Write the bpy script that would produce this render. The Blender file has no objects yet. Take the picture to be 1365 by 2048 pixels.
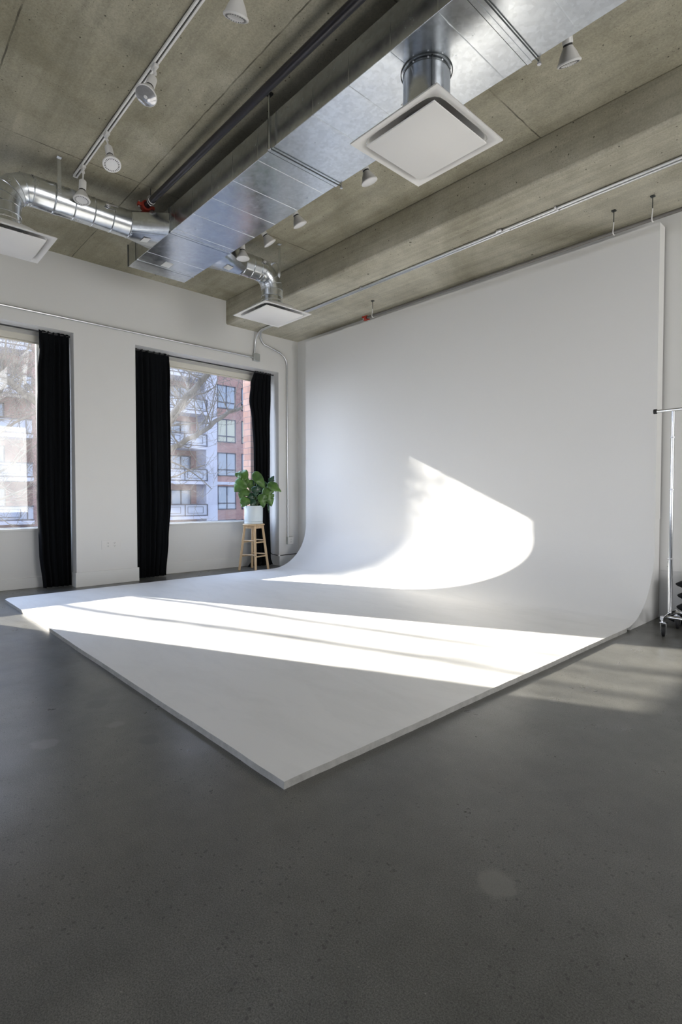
import bpy, math, random
from mathutils import Vector, Matrix
PI = math.pi
scn = bpy.context.scene
COL = scn.collection

# ---------------------------------------------------------------- camera
CAMH = 1.1
cam_d = bpy.data.cameras.new('camera')
cam = bpy.data.objects.new('camera', cam_d); COL.objects.link(cam)
cam.location = (0, 0, CAMH)
cam.rotation_euler = (math.radians(90 - 1.6075), 0, math.radians(47.3143))
cam_d.sensor_fit = 'VERTICAL'; cam_d.sensor_height = 36.0
cam_d.lens = 1069.0 / 2048.0 * 36.0
cam_d.clip_start = 0.05; cam_d.clip_end = 300
scn.camera = cam

# ---------------------------------------------------------------- world, sun, daylight, exposure
world = bpy.data.worlds.new('world'); scn.world = world; world.use_nodes = True
wn = world.node_tree.nodes; wl = world.node_tree.links
bg = wn['Background']
tc = wn.new('ShaderNodeTexCoord'); sep = wn.new('ShaderNodeSeparateXYZ'); ramp = wn.new('ShaderNodeValToRGB')
wl.new(tc.outputs['Generated'], sep.inputs[0]); wl.new(sep.outputs['Z'], ramp.inputs[0])
ramp.color_ramp.elements[0].position = 0.0; ramp.color_ramp.elements[0].color = (0.84, 0.89, 1.0, 1)
ramp.color_ramp.elements[1].position = 0.7; ramp.color_ramp.elements[1].color = (0.50, 0.65, 1.0, 1)
wl.new(ramp.outputs[0], bg.inputs[0]); # the sky is brighter on the sun's side of the street
dotn = wn.new('ShaderNodeVectorMath'); dotn.operation = 'DOT_PRODUCT'; dotn.inputs[1].default_value = Vector((-1, -0.46, 0.55)).normalized()
wl.new(tc.outputs['Generated'], dotn.inputs[0])
clampn = wn.new('ShaderNodeMath'); clampn.operation = 'MAXIMUM'; clampn.inputs[1].default_value = 0.0; wl.new(dotn.outputs['Value'], clampn.inputs[0])
pw = wn.new('ShaderNodeMath'); pw.operation = 'POWER'; pw.inputs[1].default_value = 2.0; wl.new(clampn.outputs[0], pw.inputs[0])
ma = wn.new('ShaderNodeMath'); ma.operation = 'MULTIPLY_ADD'; ma.inputs[1].default_value = 6.0; ma.inputs[2].default_value = 1.05; wl.new(pw.outputs[0], ma.inputs[0])
wl.new(ma.outputs[0], bg.inputs[1])

SUN = Vector((1, 0.46, -0.465)).normalized()
sd = bpy.data.lights.new('sun', 'SUN'); sd.energy = 15.0; sd.angle = math.radians(0.53); sd.color = (1.0, 0.93, 0.84)
so = bpy.data.objects.new('sun', sd); COL.objects.link(so)
so.rotation_euler = SUN.to_track_quat('-Z', 'Y').to_euler(); so.location = (-30, -12, 16)

def area(name, loc, direction, sx, sy, energy, color):
    d = bpy.data.lights.new(name, 'AREA'); d.shape = 'RECTANGLE'; d.size = sx; d.size_y = sy
    d.energy = energy; d.color = color
    o = bpy.data.objects.new(name, d); COL.objects.link(o); o.location = loc
    o.rotation_euler = Vector(direction).to_track_quat('-Z', 'Y').to_euler()
    return o
XR = 3.2; YF = -5.6      # right wall face, front wall face
# fill lights added behind made-up openings in the unseen front and right walls
area('fill_front_a', (-4.6, -5.62, 1.9), (0, 1, 0), 2.6, 2.5, 9, (1.0, 0.98, 0.95))
area('fill_front_b', (-0.8, -5.62, 1.9), (0, 1, 0), 2.6, 2.5, 9, (1.0, 0.98, 0.95))
area('fill_right_a', (XR + 0.22, -2.5, 1.9), (-1, 0, 0), 2.6, 2.5, 8, (1.0, 0.975, 0.93))
area('fill_right_b', (XR + 0.22, 3.3, 1.9), (-1, 0, 0), 2.6, 2.5, 78, (1.0, 0.975, 0.93))

scn.view_settings.view_transform = 'Standard'; scn.view_settings.look = 'None'
scn.view_settings.gamma = 1.0; scn.view_settings.use_curve_mapping = False
scn.view_settings.exposure = 0.68
try:
    scn.cycles.max_bounces = 10; scn.cycles.diffuse_bounces = 6; scn.cycles.glossy_bounces = 5
    scn.cycles.transparent_max_bounces = 12; scn.cycles.transmission_bounces = 4
    scn.cycles.sample_clamp_indirect = 6.0; scn.cycles.caustics_reflective = False; scn.cycles.caustics_refractive = False
except Exception: pass

# ---------------------------------------------------------------- materials
class NT:
    def __init__(s, name):
        s.m = bpy.data.materials.new(name); s.m.use_nodes = True
        s.t = s.m.node_tree; s.n = s.t.nodes; s.l = s.t.links; s.b = s.n['Principled BSDF']
        s.co = s.n.new('ShaderNodeTexCoord').outputs['Object']
    def new(s, t, **k):
        n = s.n.new(t)
        for a, v in k.items(): setattr(n, a, v)
        return n
    def inp(s, node, key, v):
        if isinstance(v, bpy.types.NodeSocket): s.l.new(v, node.inputs[key])
        elif isinstance(v, tuple) and len(v) == 3 and node.inputs[key].type == 'RGBA': node.inputs[key].default_value = (*v, 1)
        else: node.inputs[key].default_value = v
    def scale(s, v, vec=None):
        n = s.new('ShaderNodeMapping'); s.l.new(vec or s.co, n.inputs[0]); n.inputs['Scale'].default_value = v
        return n.outputs[0]
    def noise(s, sc, det=4, rough=0.55, vec=None, dist=0.0):
        n = s.new('ShaderNodeTexNoise'); s.l.new(vec or s.co, n.inputs['Vector'])
        n.inputs['Scale'].default_value = sc; n.inputs['Detail'].default_value = det
        n.inputs['Roughness'].default_value = rough; n.inputs['Distortion'].default_value = dist
        return n.outputs['Fac']
    def voro(s, sc, vec=None, feature='F1'):
        n = s.new('ShaderNodeTexVoronoi', feature=feature); s.l.new(vec or s.co, n.inputs['Vector'])
        n.inputs['Scale'].default_value = sc; return n.outputs['Distance']
    def ramp(s, f, stops):
        n = s.new('ShaderNodeValToRGB'); s.l.new(f, n.inputs[0]); e = n.color_ramp.elements
        while len(e) < len(stops): e.new(0.5)
        for i, (p, c) in enumerate(stops):
            e[i].position = p
            e[i].color = (*c, 1) if isinstance(c, tuple) else (c, c, c, 1)
        return n.outputs[0]
    def mix(s, f, a, b, mode='MIX'):
        n = s.new('ShaderNodeMix', data_type='RGBA', blend_type=mode)
        for k, v in ((0, f), (6, a), (7, b)):
            if isinstance(v, bpy.types.NodeSocket): s.l.new(v, n.inputs[k])
            elif isinstance(v, tuple): n.inputs[k].default_value = (*v, 1)
            else: n.inputs[k].default_value = v
        return n.outputs[2]
    def math(s, op, a, b=0.0):
        n = s.new('ShaderNodeMath', operation=op)
        for k, v in ((0, a), (1, b)):
            if isinstance(v, bpy.types.NodeSocket): s.l.new(v, n.inputs[k])
            else: n.inputs[k].default_value = v
        return n.outputs[0]
    def bump(s, h, strength=0.2, dist=0.01):
        n = s.new('ShaderNodeBump'); s.l.new(h, n.inputs['Height'])
        n.inputs['Strength'].default_value = strength; n.inputs['Distance'].default_value = dist
        s.l.new(n.outputs[0], s.b.inputs['Normal'])
    def set(s, **k):
        names = {'color': 'Base Color', 'rough': 'Roughness', 'metal': 'Metallic', 'spec': 'Specular IOR Level', 'sheen': 'Sheen Weight'}
        for a, v in k.items(): s.inp(s.b, names.get(a, a), v)
        return s

def plain(name, color, rough=0.5, metal=0.0, spec=0.5, vary=0.06, sc=6.0, bump=0.0):
    t = NT(name); c2 = tuple(c * (1 - vary) for c in color)
    t.set(color=t.mix(t.noise(sc, 3), c2, color), rough=rough, metal=metal, spec=spec)
    if bump: t.bump(t.noise(sc * 12, 3), bump, 0.004)
    return t.m

M = {}
M['wall'] = plain('white_wall_paint', (0.78, 0.775, 0.755), 0.55, vary=0.03, sc=3, bump=0.03)
M['charcoal'] = plain('charcoal_wall_paint', (0.05, 0.05, 0.05), 0.7)  # unseen walls made dark to cut bounce light near the camera
M['trim'] = plain('white_trim_paint', (0.80, 0.80, 0.78), 0.4, vary=0.02)
M['white_metal'] = plain('white_enamel', (0.87, 0.86, 0.84), 0.38, vary=0.02)
M['lamp_white'] = plain('lamp_white_plastic', (0.76, 0.75, 0.73), 0.4, vary=0.03)
M['shade'] = plain('cream_blind_fabric', (0.74, 0.71, 0.62), 0.8, vary=0.04)
M['black_metal'] = plain('black_metal', (0.02, 0.02, 0.022), 0.4, vary=0.1)
M['dark_frame'] = plain('dark_window_frame', (0.07, 0.08, 0.12), 0.5)
M['velvet'] = plain('black_velvet', (0.0035, 0.0045, 0.006), 0.9, spec=0.15, vary=0.3, sc=10)
M['sandbag'] = plain('black_nylon', (0.008, 0.010, 0.011), 0.7, spec=0.25, vary=0.3, sc=10)
M['pipe_black'] = plain('black_steel_pipe', (0.022, 0.020, 0.026), 0.3, spec=0.5, vary=0.35, sc=9)
M['red_iron'] = plain('red_painted_iron', (0.42, 0.045, 0.025), 0.5, vary=0.3, sc=30)
M['bolt'] = plain('zinc_bolt', (0.7, 0.7, 0.72), 0.3, metal=1.0)
M['chrome'] = plain('chrome_tube', (0.66, 0.67, 0.68), 0.14, metal=1.0, vary=0.05)
M['conduit'] = plain('zinc_conduit', (0.74, 0.75, 0.76), 0.28, metal=1.0, vary=0.12, sc=20)
M['sprinkler'] = plain('grey_steel_pipe', (0.20, 0.19, 0.175), 0.35, metal=0.6, vary=0.2, sc=12)
M['box_grey'] = plain('grey_steel_box', (0.50, 0.52, 0.50), 0.45, metal=0.5, vary=0.1, sc=20)
M['plate'] = plain('white_outlet_plastic', (0.78, 0.77, 0.75), 0.35, vary=0.02)
M['slot'] = plain('black_slot', (0.02, 0.02, 0.02), 0.6)
M['rubber'] = plain('black_rubber', (0.012, 0.012, 0.012), 0.6)
M['pot'] = plain('pale_blue_white_glazed_pot', (0.70, 0.78, 0.82), 0.35, vary=0.03)
M['soil'] = plain('dark_soil', (0.03, 0.02, 0.015), 0.95, vary=0.5, sc=60, bump=0.5)
M['stem'] = plain('green_stem', (0.10, 0.16, 0.04), 0.5, vary=0.3, sc=20)
M['sticker'] = plain('white_paper_sticker', (0.72, 0.73, 0.72), 0.7, vary=0.05, sc=60)
M['bulb_face'] = plain('frosted_bulb_lens', (0.80, 0.80, 0.80), 0.2, vary=0.08, sc=80)
M['clear_lens'] = plain('clear_bulb_lens', (0.62, 0.62, 0.64), 0.08, metal=0.55, vary=0.3, sc=60)
M['asphalt'] = plain('street_asphalt', (0.10, 0.10, 0.105), 0.9, vary=0.3, sc=2)
M['leadgrey'] = plain('grey_slab_paint', (0.50, 0.52, 0.60), 0.8)

# cyclorama paint with faint scuffs on the floor part
t = NT('cyclorama_paint')
scuff = t.ramp(t.noise(1.6, 6, 0.7, vec=t.scale((1.0, 3.0, 1.0)), dist=0.6), [(0.46, 0.0), (0.72, 1.0)])
sp = t.new('ShaderNodeSeparateXYZ'); t.l.new(t.co, sp.inputs[0])
lowz = t.math('LESS_THAN', sp.outputs[2], 0.06)
t.set(color=t.mix(t.math('MULTIPLY', t.math('MULTIPLY', scuff, lowz), 0.28), (0.80, 0.795, 0.78), (0.60, 0.60, 0.58)), rough=0.5, spec=0.35)
t.bump(t.noise(30, 3), 0.03, 0.004)
M['cyc'] = t.m
t = NT('slab_edge_paint')
t.set(color=t.ramp(t.noise(14, 5, 0.7), [(0.35, (0.33, 0.325, 0.30)), (0.6, (0.43, 0.42, 0.395))]), rough=0.7)
M['cyc_edge'] = t.m

# raw board-marked concrete of the ceiling
def concrete(name, a, b, c, streak, joints=True, pit_s=1.0):
    t = NT(name)
    big = t.noise(0.7, 5, 0.55, dist=0.8)
    base = t.ramp(big, [(0.32, a), (0.5, b), (0.68, c)])
    mott = t.ramp(t.noise(5, 6, 0.7, dist=0.5), [(0.3, 0.86), (0.62, 1.05)])
    base = t.mix(1.0, base, mott, 'MULTIPLY')
    st = t.ramp(t.noise(3.0, 5, 0.65, vec=t.scale(streak), dist=0.5), [(0.35, 0.80), (0.6, 1.06)])
    base = t.mix(0.8, base, st, 'MULTIPLY')
    fine = t.ramp(t.noise(75, 4, 0.8), [(0.34, 0.80), (0.64, 1.12)])
    base = t.mix(0.9, base, fine, 'MULTIPLY')
    # pin holes
    v = t.voro(13 * pit_s); pit = t.math('LESS_THAN', v, 0.075)
    gate = t.math('GREATER_THAN', t.noise(1.7, 3), 0.47)
    pit = t.math('MULTIPLY', pit, gate)
    v2 = t.math('LESS_THAN', t.voro(2.3), 0.032); pit = t.math('MAXIMUM', pit, v2)
    v3 = t.math('MULTIPLY', t.math('LESS_THAN', t.voro(55), 0.13), t.math('GREATER_THAN', t.noise(2.6, 4, 0.6), 0.50)); pit = t.math('MAXIMUM', pit, v3)
    base = t.mix(t.math('MULTIPLY', pit, 0.75), base, (0.03, 0.028, 0.02))
    h = t.math('SUBTRACT', t.math('MULTIPLY', t.noise(22, 5, 0.7), 0.4), pit)
    if joints:
        sp = t.new('ShaderNodeSeparateXYZ'); t.l.new(t.co, sp.inputs[0])
        wob = t.math('MULTIPLY', t.math('SUBTRACT', t.noise(5, 4), 0.5), 0.02)
        def line(sock, pos, w):
            d = t.math('ABSOLUTE', t.math('SUBTRACT', t.math('ADD', sock, wob), pos))
            return t.math('LESS_THAN', d, w)
        j = line(sp.outputs[0], -4.9, 0.005)
        for p in (-2.12, 0.66): j = t.math('MAXIMUM', j, line(sp.outputs[0], p, 0.005))
        for p in (2.02, 0.80, -0.42): j = t.math('MAXIMUM', j, line(sp.outputs[1], p, 0.005))
        j = t.math('MULTIPLY', j, t.ramp(t.noise(4, 3), [(0.35, 0.2), (0.55, 0.75)]))
        base = t.mix(j, base, (0.05, 0.045, 0.035))
        h = t.math('SUBTRACT', h, j)
    t.set(color=base, rough=0.85, spec=0.3)
    t.bump(h, 0.35, 0.006)
    return t.m
M['ceil'] = concrete('raw_concrete_ceiling', (0.300, 0.276, 0.197), (0.405, 0.380, 0.288), (0.51, 0.485, 0.385), (0.25, 2.2, 1.0))
M['soffit'] = concrete('raw_concrete_soffit', (0.325, 0.300, 0.223), (0.475, 0.448, 0.355), (0.61, 0.582, 0.478), (0.12, 4.5, 4.5), joints=False)

# polished concrete floor
t = NT('polished_concrete_floor')
base = t.ramp(t.noise(0.8, 6, 0.6, dist=0.5), [(0.33, (0.090, 0.090, 0.083)), (0.5, (0.114, 0.113, 0.103)), (0.7, (0.145, 0.141, 0.126))])
base = t.mix(0.7, base, t.ramp(t.noise(9, 5, 0.7), [(0.3, 0.78), (0.65, 1.12)]), 'MULTIPLY')
base = t.mix(0.9, base, t.ramp(t.noise(240, 2, 0.9), [(0.36, 0.45), (0.66, 1.5)]), 'MULTIPLY')
sp1 = t.math('LESS_THAN', t.voro(38), 0.17); g1 = t.math('GREATER_THAN', t.noise(2.2, 3), 0.5)
base = t.mix(t.math('MULTIPLY', t.math('MULTIPLY', sp1, g1), 0.55), base, (0.03, 0.03, 0.028))
sp2 = t.math('LESS_THAN', t.voro(17), 0.035)
base = t.mix(t.math('MULTIPLY', sp2, 0.6), base, (0.30, 0.29, 0.25))
# worn round patches (where the photo shows them)
spx = t.new('ShaderNodeSeparateXYZ'); t.l.new(t.co, spx.inputs[0])
wb = t.math('MULTIPLY', t.math('SUBTRACT', t.noise(14, 4), 0.5), 0.09)
for (px, py, pr, col_, st) in [
        (-2.62, 0.62, 0.055, (0.20, 0.195, 0.18), 0.6), (-2.62, 0.92, 0.04, (0.19, 0.185, 0.17), 0.5),
        (-0.80, 1.335, 0.055, (0.19, 0.185, 0.165), 0.6), (-2.95, 0.95, 0.06, (0.065, 0.065, 0.062), 0.6), (-2.35, 0.98, 0.05, (0.065, 0.065, 0.062), 0.5)]:
    dx = t.math('SUBTRACT', spx.outputs[0], px); dy = t.math('SUBTRACT', spx.outputs[1], py)
    d = t.math('ADD', t.math('SQRT', t.math('ADD', t.math('MULTIPLY', dx, dx), t.math('MULTIPLY', dy, dy))), wb)
    msk = t.ramp(d, [(max(pr - 0.012, 0.001), 1.0), (pr + 0.006, 0.0)])
    base = t.mix(t.math('MULTIPLY', msk, st), base, col_)
t.set(color=base, rough=t.ramp(t.noise(3.5, 5, 0.7), [(0.3, 0.26), (0.7, 0.38)]), spec=0.6)
t.bump(t.noise(60, 3), 0.04, 0.003)
M['floor'] = t.m

# galvanised sheet
def galv(name, rough, col=(0.76, 0.79, 0.82), wav=0.06, spangle=0.86):
    t = NT(name)
    n = t.new('ShaderNodeTexVoronoi'); t.l.new(t.co, n.inputs['Vector']); n.inputs['Scale'].default_value = 45
    sv = t.new('ShaderNodeSeparateColor'); t.l.new(n.outputs['Color'], sv.inputs[0])
    base = t.ramp(sv.outputs[0], [(0.0, tuple(c * spangle for c in col)), (1.0, col)])
    base = t.mix(0.5, base, t.ramp(t.noise(5, 5, 0.7), [(0.3, 0.86), (0.6, 1.05)]), 'MULTIPLY')
    t.set(color=base, metal=1.0, rough=t.ramp(t.noise(9, 4, 0.7), [(0.3, rough * 0.8), (0.7, rough * 1.2)]))
    if wav: t.bump(t.noise(2.4, 2), wav, 0.05)
    return t.m
M['galv'] = galv('galvanised_sheet', 0.23)
M['galv_round'] = galv('galvanised_round_duct', 0.24, wav=0.0, spangle=0.94)
M['galv_dark'] = plain('dark_cleat_edge', (0.10, 0.11, 0.11), 0.4, metal=0.8)

# dirty window glass: mostly clear, thin film of dust that the sun lights up
def glass(name, lo, hi):
    t = NT(name); t.n.remove(t.b)
    out = t.n['Material Output']
    tr = t.new('ShaderNodeBsdfTransparent'); tr.inputs[0].default_value = (0.97, 0.98, 0.98, 1)
    gl = t.new('ShaderNodeBsdfGlossy'); gl.inputs['Roughness'].default_value = 0.02
    tl = t.new('ShaderNodeBsdfTranslucent'); tl.inputs[0].default_value = (1.0, 0.98, 0.94, 1)
    m1 = t.new('ShaderNodeMixShader'); m2 = t.new('ShaderNodeMixShader')
    fac = t.ramp(t.noise(1.3, 5, 0.6, dist=0.8), [(0.38, lo), (0.68, hi)])
    m1.inputs[0].default_value = 0.05
    t.l.new(tr.outputs[0], m1.inputs[1]); t.l.new(gl.outputs[0], m1.inputs[2])
    t.l.new(fac, m2.inputs[0]); t.l.new(m1.outputs[0], m2.inputs[1]); t.l.new(tl.outputs[0], m2.inputs[2])
    t.l.new(m2.outputs[0], out.inputs['Surface'])
    return t.m
M['glass_hazy'] = glass('dusty_window_glass', 0.012, 0.028)
M['glass'] = glass('window_glass', 0.004, 0.045)

# bricks
def bricks(name, c1, c2, mortar, bw, bh, axis, ms=0.06, rough=0.9):
    t = NT(name); sp = t.new('ShaderNodeSeparateXYZ'); t.l.new(t.co, sp.inputs[0])
    cb = t.new('ShaderNodeCombineXYZ'); t.l.new(sp.outputs[axis], cb.inputs[0]); t.l.new(sp.outputs[2], cb.inputs[1])
    b = t.new('ShaderNodeTexBrick'); t.l.new(cb.outputs[0], b.inputs['Vector'])
    b.inputs['Color1'].default_value = (*c1, 1); b.inputs['Color2'].default_value = (*c2, 1); b.inputs['Mortar'].default_value = (*mortar, 1)
    b.inputs['Scale'].default_value = 1.0; b.inputs['Brick Width'].default_value = bw; b.inputs['Row Height'].default_value = bh
    b.inputs['Mortar Size'].default_value = bh * ms; b.inputs['Mortar Smooth'].default_value = 0.2
    t.set(color=t.mix(0.5, b.outputs['Color'], t.ramp(t.noise(3, 5, 0.7), [(0.3, 0.8), (0.7, 1.15)]), 'MULTIPLY'), rough=rough)
    t.bump(b.outputs['Fac'], -0.4, 0.01)
    return t.m
M['brick_near'] = bricks('orange_brick', (0.50, 0.26, 0.18), (0.66, 0.40, 0.29), (0.26, 0.20, 0.19), 0.21, 0.10, 0, 0.045)
M['brick_far'] = bricks('red_brick_facade', (0.44, 0.25, 0.23), (0.52, 0.31, 0.27), (0.42, 0.32, 0.30), 0.4, 0.13, 1, 0.08)
M['stucco'] = plain('white_concrete_skylight_tint', (0.70, 0.72, 0.84), 0.8, vary=0.06, sc=0.8)  # white concrete; the lavender skylight tint is put into the colour
M['far_glass'] = plain('far_window_glass', (0.42, 0.50, 0.62), 0.08, metal=0.35, vary=0.3, sc=0.4)
M['far_blind'] = plain('far_window_blind', (0.62, 0.64, 0.52), 0.5, vary=0.1, sc=0.6)
t = NT('balcony_screen'); t.set(color=(0.55, 0.60, 0.72), rough=0.3); M['screen'] = t.m

t = NT('tree_bark'); t.set(color=t.ramp(t.noise(6, 5, 0.7, vec=t.scale((1, 1, 0.3))), [(0.3, (0.10, 0.085, 0.07)), (0.7, (0.27, 0.24, 0.19))]), rough=0.9)
M['bark'] = t.m

t = NT('pale_pine')
t.set(color=t.ramp(t.noise(6, 5, 0.6, vec=t.scale((9, 9, 0.8)), dist=0.3), [(0.3, (0.46, 0.31, 0.17)), (0.7, (0.66, 0.49, 0.30))]), rough=0.5)
M['pine'] = t.m
t = NT('monstera_leaf')
t.set(color=t.ramp(t.noise(9, 4, 0.6), [(0.3, (0.035, 0.095, 0.018)), (0.7, (0.115, 0.23, 0.045))]), rough=0.32, spec=0.5)
M['leaf'] = t.m
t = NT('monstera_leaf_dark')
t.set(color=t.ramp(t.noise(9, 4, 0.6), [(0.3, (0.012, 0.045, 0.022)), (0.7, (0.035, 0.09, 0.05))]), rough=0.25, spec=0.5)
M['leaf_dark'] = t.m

# ---------------------------------------------------------------- mesh helpers
class MB:
    def __init__(s): s.v = []; s.f = []; s.sm = []
    def add(s, vs, fs, smooth=False):
        o = len(s.v); s.v += [Vector(p) for p in vs]; s.f += [[i + o for i in f] for f in fs]; s.sm += [smooth] * len(fs); return s
    def box(s, x0, x1, y0, y1, z0, z1):
        return s.add([(x0, y0, z0), (x1, y0, z0), (x1, y1, z0), (x0, y1, z0), (x0, y0, z1), (x1, y0, z1), (x1, y1, z1), (x0, y1, z1)],
                     [(0, 3, 2, 1), (4, 5, 6, 7), (0, 1, 5, 4), (1, 2, 6, 5), (2, 3, 7, 6), (3, 0, 4, 7)])
    def obox(s, c, ax, ay, az, hx, hy, hz):
        c = Vector(c); ax = Vector(ax).normalized() * hx; ay = Vector(ay).normalized() * hy; az = Vector(az).normalized() * hz
        P = [c + a * ax + b * ay + d * az for d in (-1, 1) for (a, b) in ((-1, -1), (1, -1), (1, 1), (-1, 1))]
        return s.add(P, [(0, 3, 2, 1), (4, 5, 6, 7), (0, 1, 5, 4), (1, 2, 6, 5), (2, 3, 7, 6), (3, 0, 4, 7)])
    def tube(s, pts, r, seg=12, cap=True, smooth=True):
        pts = [Vector(p) for p in pts]; n = len(pts)
        rs = r if isinstance(r, (list, tuple)) else [r] * n
        vs = []; ref = None
        for i, p in enumerate(pts):
            d = (pts[min(i + 1, n - 1)] - pts[max(i - 1, 0)]).normalized()
            if ref is None:
                ref = d.orthogonal().normalized()
            ref = (ref - d * ref.dot(d)).normalized(); b = d.cross(ref)
            for k in range(seg):
                a = 2 * PI * k / seg; vs.append(p + (ref * math.cos(a) + b * math.sin(a)) * rs[i])
        fs = [(i * seg + k, i * seg + (k + 1) % seg, (i + 1) * seg + (k + 1) % seg, (i + 1) * seg + k) for i in range(n - 1) for k in range(seg)]
        s.add(vs, fs, smooth)
        if cap:
            s.add(vs[:seg], [tuple(reversed(range(seg)))]); s.add(vs[-seg:], [tuple(range(seg))])
        return s
    def lathe(s, prof, origin=(0, 0, 0), axis=(0, 0, 1), seg=32, smooth=True):
        """prof: list of (r, h) along axis"""
        o = Vector(origin); d = Vector(axis).normalized(); u = d.orthogonal().normalized(); w = d.cross(u)
        vs = [o + d * h + (u * math.cos(2 * PI * k / seg) + w * math.sin(2 * PI * k / seg)) * max(r, 1e-5) for r, h in prof for k in range(seg)]
        n = len(prof)
        fs = [(i * seg + k, i * seg + (k + 1) % seg, (i + 1) * seg + (k + 1) % seg, (i + 1) * seg + k) for i in range(n - 1) for k in range(seg)]
        return s.add(vs, fs, smooth)
    def prism_x(s, poly, x0, x1, smooth=False):
        """poly: list of (y,z) extruded along x"""
        n = len(poly)
        vs = [(x0, y, z) for y, z in poly] + [(x1, y, z) for y, z in poly]
        s.add(vs, [(i, (i + 1) % n, (i + 1) % n + n, i + n) for i in range(n)], smooth)
        s.add(vs, [tuple(reversed(range(n))), tuple(range(n, 2 * n))]); return s
    def grid(s, fn, nu, nv, smooth=True):
        vs = [fn(i / nu, j / nv) for i in range(nu + 1) for j in range(nv + 1)]
        fs = [(i * (nv + 1) + j, (i + 1) * (nv + 1) + j, (i + 1) * (nv + 1) + j + 1, i * (nv + 1) + j + 1) for i in range(nu) for j in range(nv)]
        return s.add(vs, fs, smooth)
    def build(s, name, mat, parent=None, origin=None, bevel=0.0, solid=0.0, recalc=True):
        root = parent
        off = Vector((0, 0, 0))
        while root is not None and root.parent is not None: root = root.parent
        if root is not None: off = Vector(root.location)
        elif origin is not None: off = Vector(origin)
        me = bpy.data.meshes.new(name); me.from_pydata([tuple(p - off) for p in s.v], [], s.f)
        for p, sm in zip(me.polygons, s.sm): p.use_smooth = sm
        if recalc:
            import bmesh
            bm = bmesh.new(); bm.from_mesh(me)
            bmesh.ops.remove_doubles(bm, verts=bm.verts, dist=1e-5)
            bmesh.ops.recalc_face_normals(bm, faces=bm.faces)
            bm.to_mesh(me); bm.free()
        me.materials.append(mat)
        try: me.set_sharp_from_angle(angle=math.radians(38))
        except Exception: pass
        o = bpy.data.objects.new(name, me); COL.objects.link(o)
        if parent is not None: o.parent = parent
        elif origin is not None: o.location = off
        if solid:
            m = o.modifiers.new('solid', 'SOLIDIFY'); m.thickness = solid; m.offset = 0
        if bevel:
            m = o.modifiers.new('bevel', 'BEVEL'); m.width = bevel; m.segments = 2; m.limit_method = 'ANGLE'; m.angle_limit = math.radians(40)
        return o

def thing(name, label, cat, loc=(0, 0, 0), group=None):
    o = bpy.data.objects.new(name, None); COL.objects.link(o); o.location = loc; o.empty_display_size = 0.1
    return tag(o, label, cat, group)
def tag(o, label, cat, group=None):
    o['label'] = label; o['category'] = cat
    if group: o['group'] = group
    return o
def struct(o): o['kind'] = 'structure'; return o

# ---------------------------------------------------------------- dimensions
XW = -6.95      # face of the window wall (piers and header)
XG = -7.28      # recessed panel / glass plane
YB = 5.45       # back wall
ZC = 3.97       # ceiling slab
ZS = 3.627      # soffit of the dropped slab
YS = 4.12       # its face
W1 = (-0.25, 2.03); W2 = (2.775, 5.06); ZH = 3.075   # recesses

# ---------------------------------------------------------------- structure
struct(MB().box(XG - 0.2, XR + 0.2, YF - 0.2, YB + 0.2, -0.15, 0.0).build('floor', M['floor']))
struct(MB().box(XG - 0.2, XR + 0.2, YF - 0.2, YB + 0.2, ZC, ZC + 0.25).build('ceiling', M['ceil']))
struct(MB().box(XW - 0.02, XR, YS, YB + 0.02, ZS, ZC + 0.01).build('trim_1', M['soffit'], bevel=0.022))
# window wall: piers, header, panels below the windows
b = MB()
XO = XG - 0.10
b.box(XO, XW, YF, W1[0], 0, ZC)
b.box(XO, XW, W1[1], W2[0], 0, ZC)
b.box(XO, XW, W2[1], YB + 0.02, 0, ZC)
for (a, c) in (W1, W2):
    b.box(XO, XW, a, c, ZH, ZC)
    b.box(XO, XG, a, c, 0, 0.705)
    b.box(XO, XG, a, a + 0.22, 0.705, ZH)
    b.box(XO, XG, c - (0.30 if a < 1 else 0.165), c, 0.705, ZH)
    b.box(XO, XG, a + 0.22, c - (0.30 if a < 1 else 0.165), 3.035, ZH)
struct(b.build('wall_left', M['wall']))
struct(MB().box(XW - 0.02, XR + 0.2, YB, YB + 0.2, 0, ZC).build('wall_back', M['wall']))
b = MB(); ys_ = [YF - 0.2, -3.8, -1.2, 2.0, 4.6, YB]
for i in range(0, 6, 2): b.box(XR, XR + 0.2, ys_[i], ys_[i + 1], 0, ZC)
for (a, c) in ((-3.8, -1.2), (2.0, 4.6)):  # unseen openings, added for the right fill lights
    b.box(XR, XR + 0.2, a, c, 0, 0.65); b.box(XR, XR + 0.2, a, c, 3.15, ZC)
struct(b.build('wall_right', M['charcoal']))
b = MB()
fill_gaps = [(-5.9, -3.3), (-2.1, 0.5)]  # unseen openings, added to let the front fill lights in
xs = [XG - 0.2] + [q for w in fill_gaps for q in w] + [XR + 0.2]
for i in range(0, len(xs), 2): b.box(xs[i], xs[i + 1], YF - 0.15, YF, 0, ZC)
for (a, c) in fill_gaps:
    b.box(a, c, YF - 0.15, YF, 0, 0.65); b.box(a, c, YF - 0.15, YF, 3.15, ZC)
struct(b.build('wall_front', M['charcoal']))
# baseboards
b = MB(); T = 0.016
b.box(XW, XW + T, W1[1] - T, W2[0] + T, 0, 0.178)
b.box(XG, XW + T, W1[1] - T, W1[1], 0, 0.178)
b.box(XG, XW + T, W2[0], W2[0] + T, 0, 0.178)
b.box(XG, XG + T, W1[0], W1[1] - T, 0, 0.128); b.box(XG, XG + T, W2[0] + T, W2[1], 0, 0.155)
b.box(XW, XW + T, W2[1], YB, 0, 0.155)
b.box(XW, XW + T, YF, W1[0], 0, 0.178)
struct(b.build('baseboard_left', M['trim'], bevel=0.003))

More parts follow.
